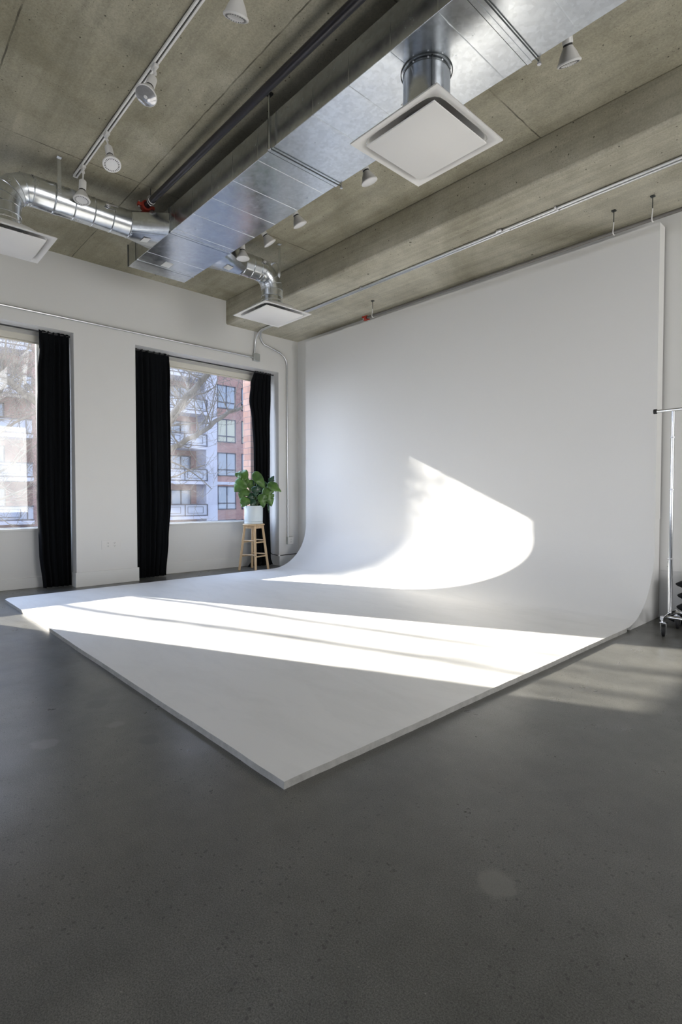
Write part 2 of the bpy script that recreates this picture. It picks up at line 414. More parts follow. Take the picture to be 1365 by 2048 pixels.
# windows: frame > pane, sill
def window(n, ya, yb, gm):
    z0, z1 = 0.705, 3.035
    f = MB()
    f.box(XG - 0.075, XG - 0.02, ya, ya + 0.02, z0, z1); f.box(XG - 0.075, XG - 0.02, yb - 0.02, yb, z0, z1)
    f.box(XG - 0.075, XG - 0.02, ya, yb, z0, z0 + 0.028); f.box(XG - 0.075, XG - 0.02, ya, yb, z1 - 0.05, z1)
    fr = struct(f.build('window_%d' % n, M['trim']))
    MB().box(XG - 0.052, XG - 0.046, ya + 0.018, yb - 0.018, z0 + 0.025, z1 - 0.045).build('pane', gm, fr)
    g = MB(); g.box(XG - 0.064, XG - 0.058, ya + 0.018, yb - 0.018, z0 + 0.02, z0 + 0.034)
    g.build('gasket', M['dark_frame'], fr)
    MB().box(XG - 0.02, XG + 0.035, ya - 0.03, yb + 0.03, z0 - 0.012, z0 + 0.016).build('sill', M['trim'], fr, bevel=0.003)
    return fr
window(1, W1[0] + 0.22, W1[1] - 0.30, M['glass_hazy'])
window(2, W2[0] + 0.22, W2[1] - 0.165, M['glass'])

def blind(ya, yb, label):
    t = thing('roller_blind', label, 'blind', (XG + 0.05, (ya + yb) / 2, 2.93), 'rolled-up roller blinds')
    MB().box(XG + 0.002, XG + 0.055, ya, yb, 2.955, 3.03).build('cassette', M['shade'], t, bevel=0.006)
    MB().tube([(XG + 0.030, ya + 0.01, 2.944), (XG + 0.030, yb - 0.01, 2.944)], 0.011, 12).build('bottom_bar', M['shade'], t)
blind(W1[0] + 0.02, W1[1] - 0.02, 'rolled-up cream roller blind above the left window')
blind(W2[0] + 0.02, W2[1] - 0.02, 'rolled-up cream roller blind above the window behind the plant')

# orange brick reveal seen outside, right of the second window
tag(MB().box(-7.60, XO - 0.003, 4.815, 5.4, -4.5, 4.6).build('brick_pier', M['brick_near']),
    'orange brick pier outside the glass, beside the right curtain of the plant window', 'brick pier')

# curtains, rods
XC = -7.09
def rod(ya, yb, label):
    t = thing('curtain_rod', label, 'curtain rod', (XC, (ya + yb) / 2, 3.052), 'curtain rods')
    MB().tube([(XC, ya + 0.003, 3.052), (XC, yb - 0.003, 3.052)], 0.009, 12).build('rod', M['black_metal'], t)
    for y in (ya + 0.006, yb - 0.006):
        MB().lathe([(0, -0.004), (0.012, -0.004), (0.012, 0.004), (0, 0.004)], (XC, y, 3.052), (0, 1, 0), 16).build('rod_end', M['black_metal'], t)
rod(W1[0], W1[1], 'thin black curtain rod across the left window')
rod(W2[0], W2[1], 'thin black curtain rod across the window behind the plant')

def interp(tab, z):
    if z <= tab[0][0]: return tab[0][1]
    for (a, p), (c, q) in zip(tab, tab[1:]):
        if z <= c:
            k = (z - a) / (c - a); k = k * k * (3 - 2 * k); return p + (q - p) * k
    return tab[-1][1]
def curtain(left, right, nf, label, seed, amp=0.036, zb=0.012):
    rnd = random.Random(seed)
    ph = [rnd.uniform(0, 6.28) for _ in range(6)]
    ztop = 3.068
    def fn(u, v):
        z = zb + (ztop - zb) * v + (0.006 * math.sin(u * 40 + ph[0]) if v > 0.99 else 0) - (0.004 * math.sin(u * nf * 6.28) if v > 0.98 else 0)
        yl, yr = interp(left, z), interp(right, z)
        w = u * nf * 2 * PI
        wander = 0.5 * math.sin(2.2 * z + ph[1] + u * 4) * (1 - v)
        a = amp * (0.55 + 0.45 * (1 - v)) * (0.8 + 0.2 * math.sin(u * 9 + ph[2]))
        x = XC + a * (math.sin(w + wander) + 0.3 * math.sin(2.3 * w + ph[3] + z)) + 0.012 * math.sin(1.7 * z + ph[4])
        y = yl + (yr - yl) * u + 0.010 * math.sin(w + ph[5] + wander) * min(1, u * 8, (1 - u) * 8)
        if v > 0.965: x = XC + (x - XC) * 0.6
        return (x, y, z)
    o = MB().grid(fn, nf * 16, 70).build('curtain', M['velvet'], origin=(XC, (left[0][1] + right[0][1]) / 2, 0), solid=0.006, recalc=False)
    tag(o, label, 'curtain', 'black velvet curtains')
curtain([(0, 1.70), (0.45, 1.665), (1.1, 1.645), (1.9, 1.65), (2.6, 1.665), (2.85, 1.69), (3.07, 1.69)], [(0, 2.005), (3.07, 2.018)], 5,
        'tall black velvet curtain on the right side of the left window, beside the white pier', 3)
curtain([(0, -0.20), (3.07, -0.20)], [(0, 0.16), (1.5, 0.13), (3.07, 0.12)], 5,
        'black velvet curtain at the far left end of the left window, beyond the picture edge', 4)
curtain([(0, 2.82), (3.07, 2.795)], [(0, 3.235), (0.5, 3.28), (1.0, 3.315), (1.8, 3.305), (2.4, 3.30), (2.8, 3.31), (3.07, 3.30)], 6,
        'widest black velvet curtain, at the left of the window with the plant', 5)
curtain([(0, 4.56), (0.10, 4.63), (1.0, 4.665), (1.9, 4.68), (2.3, 4.66), (2.6, 4.615), (2.85, 4.64), (3.07, 4.70)],
        [(0, 5.04), (0.12, 5.0), (1.0, 4.975), (2.2, 4.985), (2.7, 5.01), (3.07, 5.012)], 5,
        'narrow wavy-edged black velvet curtain behind the potted plant and stool', 6)

# ---------------------------------------------------------------- cyclorama
cy = thing('cyclorama', 'large white curved cyclorama wall sweeping down into a low floor platform', 'cyclorama', (-4.1, 3.3, 0))
PX0, PX1, PY0, PT = -6.55, -1.6, 1.185, 0.030
R = 0.64; YC = 5.29; NA = 40
arc = [(YC - R + R * math.sin(a), PT + R - R * math.cos(a)) for a in [PI / 2 * i / NA for i in range(NA + 1)]]
# floor slab with rounded far-left corner, subdivided so that the edge can waver slightly
rc = 0.10
outline = [(PX1, PY0)]
def slab_outline():
    pts = []
    n = 60
    rnd = random.Random(2)
    for i in range(n + 1):                                   # front edge, right to left
        x = PX1 + (PX0 + rc - PX1) * i / n; pts.append((x, PY0 + 0.0015 * math.sin(x * 5.1) + rnd.uniform(-0.0012, 0.0012)))
    for i in range(1, 7):                                    # rounded corner
        a = PI / 2 * i / 7; pts.append((PX0 + rc - rc * math.sin(a), PY0 + rc - rc * math.cos(a)))
    pts.append((PX0, YC - R)); pts.append((PX1, YC - R))
    for i in range(n - 1, 0, -1):
        y = PY0 + (YC - R - PY0) * i / n; pts.append((PX1 + 0.0015 * math.sin(y * 4.3) + rnd.uniform(-0.0012, 0.0012), y))
    return pts
ol = slab_outline(); n = len(ol)
b = MB(); b.add([(x, y, PT) for x, y in ol], [tuple(range(n))])
# curved surface + upright wall, as one continuous skin with the platform top
for i in range(NA):
    (y0, z0), (y1, z1) = arc[i], arc[i + 1]
    b.add([(PX0, y0, z0), (PX1, y0, z0), (PX1, y1, z1), (PX0, y1, z1)], [(0, 1, 2, 3)], True)
b.add([(PX0, YC, PT + R), (PX1, YC, PT + R), (PX1, YC, 3.515), (PX0, YC, 3.515)], [(0, 1, 2, 3)])
b.build('painted_surface', M['cyc'], cy, recalc=False)
e = MB(); e.add([(x, y, 0.0) for x, y in ol] + [(x, y, PT) for x, y in ol], [(i, (i + 1) % n, (i + 1) % n + n, i + n) for i in range(n)])
e.build('platform_edge', M['cyc_edge'], cy, recalc=False)
side_poly = [(YC - R + 0.08, 0.0)] + [(y + 0.004, z - 0.004) for y, z in arc[6:]] + [(YC + 0.004, 3.512), (5.425, 3.512), (5.425, 0.0)]
for (xa, xb) in ((PX1 - 0.03, PX1 - 0.004), (PX0 + 0.004, PX0 + 0.03)):
    MB().prism_x(side_poly, xa, xb).build('side_panel', M['cyc'], cy)
MB().box(PX0, PX1, YC + 0.001, 5.425, 3.49, 3.515).build('top_cap', M['cyc'], cy)
MB().box(PX0, PX1, YC + 0.0005, 5.425, 0.9, 3.49).build('backing_wall', M['wall'], cy)
MB().box(PX0 + 0.03, PX1 - 0.03, 5.41, 5.425, 0.0, 0.9).build('rear_panel', M['wall'], cy)

# ---------------------------------------------------------------- rectangular duct
DY0, DY1, DZ0, DZ1, DX0, DX1 = 2.285, 2.935, 3.60, 3.835, -5.885, 3.1
d = thing('rectangular_duct', 'long rectangular galvanised air duct under the concrete ceiling', 'air duct', (-2, 2.6, DZ0))
MB().box(DX0, DX1, DY0, DY1, DZ0, DZ1).build('duct_body', M['galv'], d, bevel=0.003)
seams = [-5.40, -4.77, -4.41, -4.07, -3.74, -3.39, -2.75, -2.41, -2.07, -1.74, -1.30, -0.95, -0.6]
for x in seams:                                              # pressed stiffening beads
    b = MB(); b.tube([(x, DY0 + 0.004, DZ0 + 0.0012), (x, DY1 - 0.004, DZ0 + 0.0012)], 0.0034, 10)
    b.tube([(x, DY0 + 0.0014, DZ0 + 0.004), (x, DY0 + 0.0014, DZ1 - 0.004)], 0.003, 8)
    b.build('stiffening_bead', M['galv'], d)
for x in (-5.66, -4.86, -3.235, -1.58, 0.2):                       # drive cleats at the joints
    b = MB(); b.box(x - 0.014, x + 0.014, DY0 - 0.003, DY1 + 0.003, DZ0 - 0.003, DZ0 + 0.001)
    b.box(x - 0.014, x + 0.014, DY0 - 0.003, DY0 + 0.001, DZ0, DZ1); b.box(x - 0.014, x + 0.014, DY1 - 0.001, DY1 + 0.003, DZ0, DZ1)
    b.build('joint_cleat', M['galv'], d)
    b = MB(); b.box(x - 0.0165, x - 0.0145, DY0 - 0.004, DY1 + 0.003, DZ0 - 0.004, DZ0); b.box(x - 0.0165, x - 0.0145, DY0 - 0.006, DY0, DZ0, DZ1)
    b.build('cleat_lip', M['galv_dark'], d)
MB().box(DX0 - 0.006, DX0 + 0.003, DY0 - 0.006, DY0 - 0.0005, DZ0 - 0.002, DZ1).build('end_flange', M['galv_dark'], d)
# tags stuck on the sheet
MB().box(-5.62, -5.49, 2.53, 2.62, DZ0 - 0.0022, DZ0 - 0.0002).build('paper_sticker', M['sticker'], d)
MB().box(-2.30, -2.17, 2.64, 2.73, DZ0 - 0.0022, DZ0 - 0.0002).build('paper_sticker', M['sticker'], d)
# round neck to the big diffuser
NX, NY = -2.03, 2.56
MB().lathe([(0.150, 0), (0.150, 0.004), (0.1385, 0.004), (0.1385, 0.0)], (NX, NY, DZ0 - 0.0045), (0, 0, 1), 48).build('neck_collar', M['galv_round'], d)
MB().tube([(NX + 0.150 * math.cos(2 * PI * i / 48), NY + 0.150 * math.sin(2 * PI * i / 48), DZ0 - 0.004) for i in range(49)], 0.0028, 6).build('collar_gasket', M['galv_dark'], d)
MB().tube([(NX + 0.1385 * math.cos(2 * PI * i / 48), NY + 0.1385 * math.sin(2 * PI * i / 48), DZ0 - 0.022) for i in range(49)], 0.0022, 6).build('neck_bead', M['galv_dark'], d)
b = MB(); b.lathe([(0.138, 0), (0.138, 0.345)], (NX, NY, 3.255), (0, 0, 1), 48)
b.build('round_neck', M['galv_round'], d)
b = MB(); b.tube([(NX + 0.138 * math.cos(0.9 - PI / 2), NY + 0.138 * math.sin(0.9 - PI / 2), 3.26), (NX + 0.138 * math.cos(0.9 - PI / 2), NY + 0.138 * math.sin(0.9 - PI / 2), 3.6)], 0.0035, 8)
b.build('neck_seam', M['galv_dark'], d)
for k in range(6):
    a = -2.7 + k * 0.62
    MB().lathe([(0.0, 0.006), (0.005, 0.004), (0.005, 0)], (NX + 0.1395 * math.cos(a), NY + 0.1395 * math.sin(a), 3.583), (math.cos(a), math.sin(a), 0), 8).build('screw', M['bolt'], d)

# duct hangers
def hanger(x, label, full=True):
    t = thing('duct_hanger', label, 'duct hanger', (x, (DY0 + DY1) / 2, DZ0 - 0.03), 'trapeze hangers of the rectangular duct')
    MB().box(x - 0.0025, x + 0.0025, DY0 - 0.035, DY1 + 0.026, DZ0 - 0.014, DZ0 - 0.0085).build('cross_bar', M['galv_dark'], t)
    for y in (DY0 - 0.03, DY1 + 0.02):
        MB().tube([(x, y, DZ0 - 0.02), (x, y, ZC - 0.002)], 0.0065, 10).build('rod', M['conduit'], t)
        MB().box(x - 0.022, x + 0.022, y - 0.022, y + 0.022, ZC - 0.014, ZC - 0.001).build('ceiling_bracket', M['black_metal'], t)
        MB().lathe([(0, 0), (0.012, 0), (0.012, 0.010), (0, 0.010)], (x, y, DZ0 - 0.028), (0, 0, 1), 6, False).build('nut', M['bolt'], t)
hanger(-3.20, 'steel trapeze hanger holding the rectangular duct left of the large diffuser')
hanger(-1.53, 'steel trapeze hanger holding the rectangular duct right of the large diffuser')

# ---------------------------------------------------------------- round branch ducts with transitions and elbows
RX, RZ, RR = -5.12, 3.67, 0.122
def branch(sgn, yel, label):
    ys = DY0 if sgn < 0 else DY1
    yt = ys + sgn * 0.30                                       # end of the transition
    t = thing('round_branch_duct', label, 'air duct', (RX, (yt + yel) / 2, RZ), 'round branch ducts')
    # square-to-round transition
    hx = 0.25; z0, z1 = DZ0 + 0.002, DZ1 - 0.035
    seg = 32; vs = []; 
    for k in range(seg):
        a = 2 * PI * (k + 0.5) / seg; ca, sa = math.cos(a), math.sin(a)
        m = max(abs(ca), abs(sa)); sx, sz = ca / m, sa / m
        vs.append((RX + hx * sx, ys, (z0 + z1) / 2 + (z1 - z0) / 2 * sz))
    for k in range(seg):
        a = 2 * PI * (k + 0.5) / seg; vs.append((RX + RR * math.cos(a), yt, RZ + RR * math.sin(a)))
    MB().add(vs, [(k, (k + 1) % seg, (k + 1) % seg + seg, k + seg) for k in range(seg)]).build('square_to_round_transition', M['galv'], t, recalc=True)
    # straight pipe then elbow down
    er = 0.20
    ye = yel - sgn * er
    MB().tube([(RX, yt - sgn * 0.02, RZ), (RX, ye, RZ)], RR, 40, cap=False).build('pipe', M['galv_round'], t)
    L = abs(ye - yt); nb = max(2, int(L / 0.16))
    for i in range(nb + 1):
        y = yt + (ye - yt) * i / nb
        MB().lathe([(RR, -0.006), (RR + 0.0035, 0), (RR, 0.006)], (RX, y, RZ), (0, 1, 0), 40).build('rib', M['galv_round'], t)
    gores = 5; pts = []
    for i in range(gores + 1):
        a = PI / 2 * i / gores; pts.append(((RX, ye + sgn * er * math.sin(a), RZ - er + er * math.cos(a)), a))
    MB().tube([p for p, a in pts], RR, 36, cap=False).build('elbow', M['galv_round'], t)
    for i in range(1, gores + 1):
        p, a = pts[i]
        MB().lathe([(RR - 0.003, -0.006), (RR + 0.003, 0), (RR - 0.003, 0.006)], p, (0, sgn * math.cos(a), -math.sin(a)), 36).build('elbow_seam', M['galv_round'], t)
    zb = RZ - er
    MB().lathe([(RR, 0), (RR, -0.07), (RR + 0.004, -0.075), (RR, -0.08), (RR + 0.012, -0.16), (RR + 0.035, zb * 0 - (zb - 3.235))], (RX, yel, zb), (0, 0, 1), 40).build('drop_collar', M['galv_round'], t)
    # hanging strap
    yh = yt + sgn * (0.62 if sgn < 0 else 0.42)
    s = MB(); s.lathe([(RR + 0.001, -0.016), (RR + 0.004, -0.016), (RR + 0.004, 0.016), (RR + 0.001, 0.016)], (RX, yh, RZ), (0, 1, 0), 36)
    s.box(RX + RR + 0.001, RX + RR + 0.005, yh - 0.015, yh + 0.015, RZ, ZC - 0.001)
    s.box(RX + RR - 0.02, RX + RR + 0.024, yh - 0.02, yh + 0.02, ZC - 0.006, ZC - 0.001)
    s.build('hanging_strap', M['galv_round'], t)
    # damper lever
    yl = yt + sgn * 0.22
    s = MB(); s.lathe([(0, 0), (0.022, 0), (0.022, 0.008), (0.010, 0.010), (0.010, 0.02), (0, 0.02)], (RX + RR * 0.99, yl, RZ + 0.045), (0.95, 0, 0.3), 16)
    s.obox((RX + RR + 0.018, yl + 0.03, RZ + 0.05), (0, 1, 0.1), (0, 0, 1), (1, 0, 0), 0.055, 0.006, 0.0025)
    s.build('damper_lever', M['bolt'], t)
    # sticker under the transition
    s = MB(); ym = ys + sgn * 0.10; zz = DZ0 - 0.004 - 0.25 * 0.055
    ux = Vector((1, 0, 0)); uy = Vector((0, sgn * 0.3, (RZ - RR) - DZ0)).normalized(); nn = ux.cross(uy)
    s.obox((RX, ys + sgn * 0.13, DZ0 + ((RZ - RR) - DZ0) * 0.13 / 0.30 - 0.0015), ux, uy, nn, 0.05, 0.035, 0.0008)
    s.build('paper_sticker', M['sticker'], t)
branch(-1, 0.98, 'round galvanised branch duct on the left with ribs and elbow, above the left window')
branch(1, 3.64, 'short round galvanised branch duct with elbow, dropping to the diffuser near the corner')

# ---------------------------------------------------------------- diffusers
def diffuser(x, y, z, h, label):
    t = thing('ceiling_diffuser', label, 'air diffuser', (x, y, z), 'square white air diffusers')
    def ring(hh, zz): return [(x - hh, y - hh, zz), (x + hh, y - hh, zz), (x + hh, y + hh, zz), (x - hh, y + hh, zz)]
    seg = 64
    def sup(hh, n_, zz):
        out = []
        for k in range(seg):
            a = 2 * PI * (k + 0.5) / seg + PI / seg; a = 2 * PI * k / seg
            ca, sa = abs(math.cos(a)), abs(math.sin(a)); m = max(ca, sa) if n_ is None else (ca ** n_ + sa ** n_) ** (1 / n_)
            out.append((x + hh * math.cos(a) / m, y + hh * math.sin(a) / m, zz))
        return out
    def skin(rs): return [p for r in rs for p in r], [(i * seg + k, i * seg + (k + 1) % seg, (i + 1) * seg + (k + 1) % seg, (i + 1) * seg + k) for i in range(len(rs) - 1) for k in range(seg)]
    MB().add(*skin([sup(h, None, z + 0.008), sup(h, None, z), sup(h - 0.014, None, z + 0.0005), sup(h - 0.045, 9, z + 0.009)])).build('flange_frame', M['white_metal'], t, solid=0.002)
    MB().add(*skin([sup(h - 0.0465, 9, z + 0.0105), sup(h - 0.052, 6, z + 0.020), sup(h - 0.066, 4.2, z + 0.045), sup(h - 0.095, 3, z + 0.075), sup(0.15, 2, z + 0.105), sup(0.128, 2, z + 0.115), sup(0.128, 2, z + 0.15)]), True).build('backpan', M['white_metal'], t, solid=0.002)
    hf = h * 0.785
    b = MB(); zf = z - 0.018
    rings = [ring(hf, zf + 0.010), ring(hf, zf + 0.002), ring(hf - 0.004, zf)]
    vs = [p for r in rings for p in r]
    fs = [(i * 4 + k, i * 4 + (k + 1) % 4, (i + 1) * 4 + (k + 1) % 4, (i + 1) * 4 + k) for i in range(2) for k in range(4)] + [(8, 9, 10, 11), (3, 2, 1, 0)]
    b.add(vs, fs); b.build('face_plate', M['white_metal'], t)
    for (sx, sy) in ((1, 1), (-1, 1), (1, -1), (-1, -1)):
        MB().tube([(x + sx * 0.14, y + sy * 0.14, zf + 0.009), (x + sx * 0.14, y + sy * 0.14, z + 0.097)], 0.004, 8).build('hanger_pin', M['bolt'], t)
diffuser(-2.03, 2.56, 3.2, 0.318, 'large square white air diffuser hanging below the rectangular duct')
diffuser(RX, 0.98, 3.2, 0.312, 'square white air diffuser cut off by the left picture edge')
diffuser(RX, 3.64, 3.2, 0.322, 'square white air diffuser near the corner, above the plant window')

# ---------------------------------------------------------------- black fire pipe
PYY, PZZ = 2.125, 3.85
t = thing('black_pipe', 'long black steel pipe under the ceiling left of the rectangular duct', 'pipe', (-2, PYY, PZZ))
MB().tube([(-5.00, PYY, PZZ), (3.1, PYY, PZZ)], 0.030, 24).build('pipe', M['pipe_black'], t)
MB().lathe([(0.031, 0), (0.034, 0.003), (0.034, 0.012), (0.031, 0.015)], (-4.90, PYY, PZZ), (1, 0, 0), 24).build('white_ring', M['plate'], t)
def coupling(x, y, z, r, tt, sc=1.0):
    c = MB()
    c.lathe([(r + 0.001, -0.032 * sc), (r + 0.016 * sc, -0.032 * sc), (r + 0.020 * sc, -0.012 * sc), (r + 0.020 * sc, 0.012 * sc), (r + 0.016 * sc, 0.032 * sc), (r + 0.001, 0.032 * sc)], (x, y, z), (1, 0, 0), 28)
    c.lathe([(0, -0.034 * sc), (r + 0.006, -0.034 * sc), (r + 0.006, -0.028 * sc)], (x, y, z), (1, 0, 0), 24)
    for s in (-1, 1):
        c.box(x - 0.018 * sc, x + 0.018 * sc, y + s * (r + 0.012 * sc), y + s * (r + 0.050 * sc), z - 0.014 * sc, z + 0.014 * sc) if s > 0 else c.box(x - 0.018 * sc, x + 0.018 * sc, y - (r + 0.050 * sc), y - (r + 0.012 * sc), z - 0.014 * sc, z + 0.014 * sc)
    o = c.build('end_coupling', M['red_iron'], tt, bevel=0.002)
    for s in (-1, 1):
        q = MB(); yy = y + s * (r + 0.034 * sc)
        q.tube([(x, yy, z - 0.036 * sc), (x, yy, z + 0.034 * sc)], 0.006 * sc, 8)
        q.lathe([(0, 0), (0.012 * sc, 0), (0.012 * sc, 0.012 * sc), (0, 0.012 * sc)], (x, yy, z - 0.030 * sc), (0, 0, 1), 6, False)
        q.build('bolt', M['bolt'], o)
    return o
coupling(-5.03, PYY, PZZ, 0.030, t)
def clevis(x, y, z, r, label, name='pipe_hanger', mat='bolt', zc=ZC, grp='pipe hangers'):
    h = thing(name, label, 'pipe hanger', (x, y, z), grp)
    MB().tube([(x, y + (r + 0.004) * math.sin(a), z + 0.008 + (r + 0.014) * math.cos(a)) for a in [2 * PI * i / 24 for i in range(25)]], 0.0035, 8).build('ring', M[mat], h)
    MB().tube([(x, y, z + r + 0.016), (x, y, zc - 0.002)], 0.004, 8).build('rod', M['galv_dark'], h)
clevis(-4.92, PYY, PZZ, 0.030, 'thin rod hanger beside the red coupling of the black pipe')

# ---------------------------------------------------------------- sprinkler pipe along the cyclorama top
SY, SZ = 5.02, 3.436
t = thing('grey_pipe', 'thin dark grey sprinkler pipe above the top edge of the cyclorama', 'pipe', (-2, SY, SZ))
MB().tube([(-4.93, SY, SZ), (XR - 0.01, SY, SZ)], 0.017, 18).build('pipe', M['sprinkler'], t)
coupling(-4.965, SY, SZ, 0.018, t, 0.80)
def pipe_clip(x, y, label, off=-0.03):
    h = thing('pipe_hanger', label, 'pipe hanger', (x, y, SZ), 'pipe hangers')
    b = MB(); pts = [(x, y + (0.0215) * math.cos(a), SZ + 0.0215 * math.sin(a)) for a in [PI * (0.85 + 1.3 * i / 14) for i in range(15)]]
    b.tube([(x, y - 0.006, SZ + 0.085), (x, y - 0.010, SZ + 0.050), (x, y - 0.019, SZ + 0.012)] + pts, 0.005, 8)
    b.build('hook', M['plate'], h)
    MB().tube([(x, y - 0.006, ZS - 0.011), (x, y - 0.006, SZ + 0.080)], 0.004, 8).build('rod', M['galv_dark'], h)
    MB().box(x - 0.016, x + 0.016, y - 0.022, y + 0.010, ZS - 0.010, ZS - 0.001).build('anchor', M['galv_dark'], h)
pipe_clip(-1.575, SY, 'white clip hanger on the grey pipe nearest the right end of the cyclorama top', -0.06)
pipe_clip(-1.885, SY, 'thin hook hanger on the grey pipe left of the cyclorama right corner', -0.14)
pipe_clip(-4.835, SY, 'thin hook hanger on the grey pipe beside the red end coupling', -0.10)

# ---------------------------------------------------------------- conduits
def conduit(pts, r, label, couplings=(), straps=()):
    t = thing('conduit', label, 'conduit', pts[0])
    MB().tube(pts, r, 14).build('tube', M['conduit'], t)
    for (p, ax) in couplings:
        MB().lathe([(r, -0.03), (r + 0.004, -0.028), (r + 0.004, 0.028), (r, 0.03)], p, ax, 16).build('coupling', M['conduit'], t)
    for (p, ax, w) in straps:
        MB().lathe([(r + 0.001, -0.009), (r + 0.003, -0.009), (r + 0.003, 0.009), (r + 0.001, 0.009)], p, ax, 16).build('strap', M['bolt'], t)
    return t
def bend(p0, p1, p2, rad, n=8):
    """points rounding the corner p1"""
    p0, p1, p2 = map(Vector, (p0, p1, p2)); a = (p0 - p1).normalized(); c = (p2 - p1).normalized()
    A, Cc = p1 + a * rad, p1 + c * rad
    return [tuple((1 - k) ** 2 * A + 2 * k * (1 - k) * p1 + k * k * Cc) for k in [i / n for i in range(n + 1)]]
cr = 0.0125; zc_ = ZS - cr - 0.002
XJ = XW + cr + 0.004
# first of the pair: along the soffit, down the window wall, box
P = [(XR - 0.02, 4.57, zc_)] + bend((0, 4.57, zc_), (XJ + 0.02, 4.60, zc_), (XJ + 0.01, 4.60, 3.3), 0.24) + [(XJ, 4.60, 3.29)]
conduit(P, cr, 'left of two parallel steel conduits across the dropped concrete soffit, ending at the grey box', [((-2.75, 4.57, zc_), (1, 0, 0))], [((-2.20, 4.57, zc_), (1, 0, 0), 0), ((-4.6, 4.57, zc_), (1, 0, 0), 0)])
P = [(XR - 0.02, 4.615, zc_)] + bend((0, 4.615, zc_), (XJ + 0.02, 4.63, zc_), (XJ, 4.80, 3.42), 0.20) + \
    bend((XJ, 4.80, 3.475), (XJ, 5.215, 3.40 - 0.06), (XJ, 5.215, 2.9), 0.16) + [(XJ, 5.215, 0.55)]
P[-1] = (XJ, 5.225, 0.455)
conduit(P, cr, 'right of two parallel steel conduits, bending down the wall to the low outlet box', [((-2.69, 4.615, zc_), (1, 0, 0)), ((XJ, 5.216, 2.22), (0, 0, 1))],
        [((-2.20, 4.615, zc_), (1, 0, 0), 0), ((XJ, 5.218, 0.95), (0, 0, 1), 0), ((XJ, 5.216, 1.62), (0, 0, 1), 0), ((XJ, 5.216, 2.08), (0, 0, 1), 0)])
conduit([(XJ, YF + 0.02, 3.226), (XJ, 4.565, 3.226)], cr, 'long steel conduit running along the window wall above both windows', [((XJ, 4.54, 3.226), (0, 1, 0))],
        [((XJ, 3.62, 3.226), (0, 1, 0), 0), ((XJ, 4.43, 3.226), (0, 1, 0), 0), ((XJ, 1.9, 3.226), (0, 1, 0), 0)])
t = thing('junction_box', 'grey metal junction box on the window wall below the corner diffuser', 'junction box', (XW, 4.64, 3.23))
MB().box(XW + 0.001, XW + 0.045, 4.568, 4.682, 3.175, 3.288).build('box', M['box_grey'], t, bevel=0.004)
MB().box(XW + 0.0455, XW + 0.050, 4.572, 4.678, 3.179, 3.284).build('cover', M['box_grey'], t, bevel=0.002)
for (dy, dz) in ((-0.045, -0.045), (0.045, 0.045), (-0.045, 0.045), (0.045, -0.045)):
    MB().lathe([(0, 0.003), (0.005, 0.002), (0.006, 0)], (XW + 0.050, 4.625 + dy, 3.2315 + dz), (1, 0, 0), 8).build('screw', M['bolt'], t)

# outlets
def outlet(origin, U, N, gangs, label, recept=(1, 1), name='power_outlet', w=0.057, depth=0.006, plate='plate'):
    """origin: centre of plate on the wall; U: horizontal unit; N: outward unit"""
    o = Vector(origin); U = Vector(U); N = Vector(N); Z = Vector((0, 0, 1))
    t = thing(name, label, 'outlet', tuple(o))
    W = 0.0585 * gangs
    MB().obox(o + N * (depth / 2 + 0.0008), U, Z, N, W, 0.057, depth / 2).build('cover_plate', M[plate], t, bevel=0.0015)
    for g in range(gangs):
        if not recept[g % len(recept)]: continue
        c = o + U * ((g - (gangs - 1) / 2) * 0.08 if gangs > 1 else 0) + N * (depth + 0.001)
        for s in (-1, 1):
            cc = c + Z * (s * 0.0195)
            r = MB().obox(cc + N * 0.0008, U, Z, N, 0.017, 0.0145, 0.0012).build('receptacle', M[plate], t, bevel=0.001)
            q = MB()
            for k in (-1, 1): q.obox(cc + N * 0.0024 + U * (0.0065 * k) + Z * 0.004, U, Z, N, 0.0014, 0.0045, 0.0004)
            q.lathe([(0, 0.0006), (0.0028, 0.0006), (0.0028, 0)], cc + N * 0.0022 - Z * 0.007, N, 10)
            q.build('slots', M['slot'], r)
    return t
outlet((XW, 2.442, 0.497), (0, 1, 0), (1, 0, 0), 2, 'white double power outlet low on the pier between the windows')
outlet((-1.492, YB, 0.489), (1, 0, 0), (0, -1, 0), 2, 'white wall outlet plate behind the clothing rack', (1, 0))
t = outlet((XW + 0.052, 5.255, 0.395), (0, 1, 0), (1, 0, 0), 1, 'small surface-mounted outlet box at the foot of the wall conduit, left of the cyclorama', (1,))
MB().box(XW + 0.001, XW + 0.051, 5.20, 5.31, 0.335, 0.455).build('steel_box', M['box_grey'], t, bevel=0.003)
outlet((XG, 4.62, 0.40), (0, 1, 0), (1, 0, 0), 1, 'small outlet under the window behind the wooden stool', (1,))
# cable along the baseboard
t = thing('black_cable', 'thin dark cable on the baseboard behind the cyclorama side', 'cable', (XW, 5.2, 0.17))
P = [(XG + 0.03, 5.02, 0.34), (XG + 0.07, 5.035, 0.22), (XG + 0.16, 5.045, 0.172), (XW - 0.03, 5.048, 0.165), (XW + 0.012, 5.07, 0.163), (XW + 0.012, 5.2, 0.168), (XW + 0.012, 5.42, 0.170)]
MB().tube(P, 0.0055, 8).build('cable', M['rubber'], t)
MB().box(XW - 0.012, XW + 0.022, 5.036, 5.068, 0.150, 0.180).build('white_clamp', M['plate'], t, bevel=0.004)

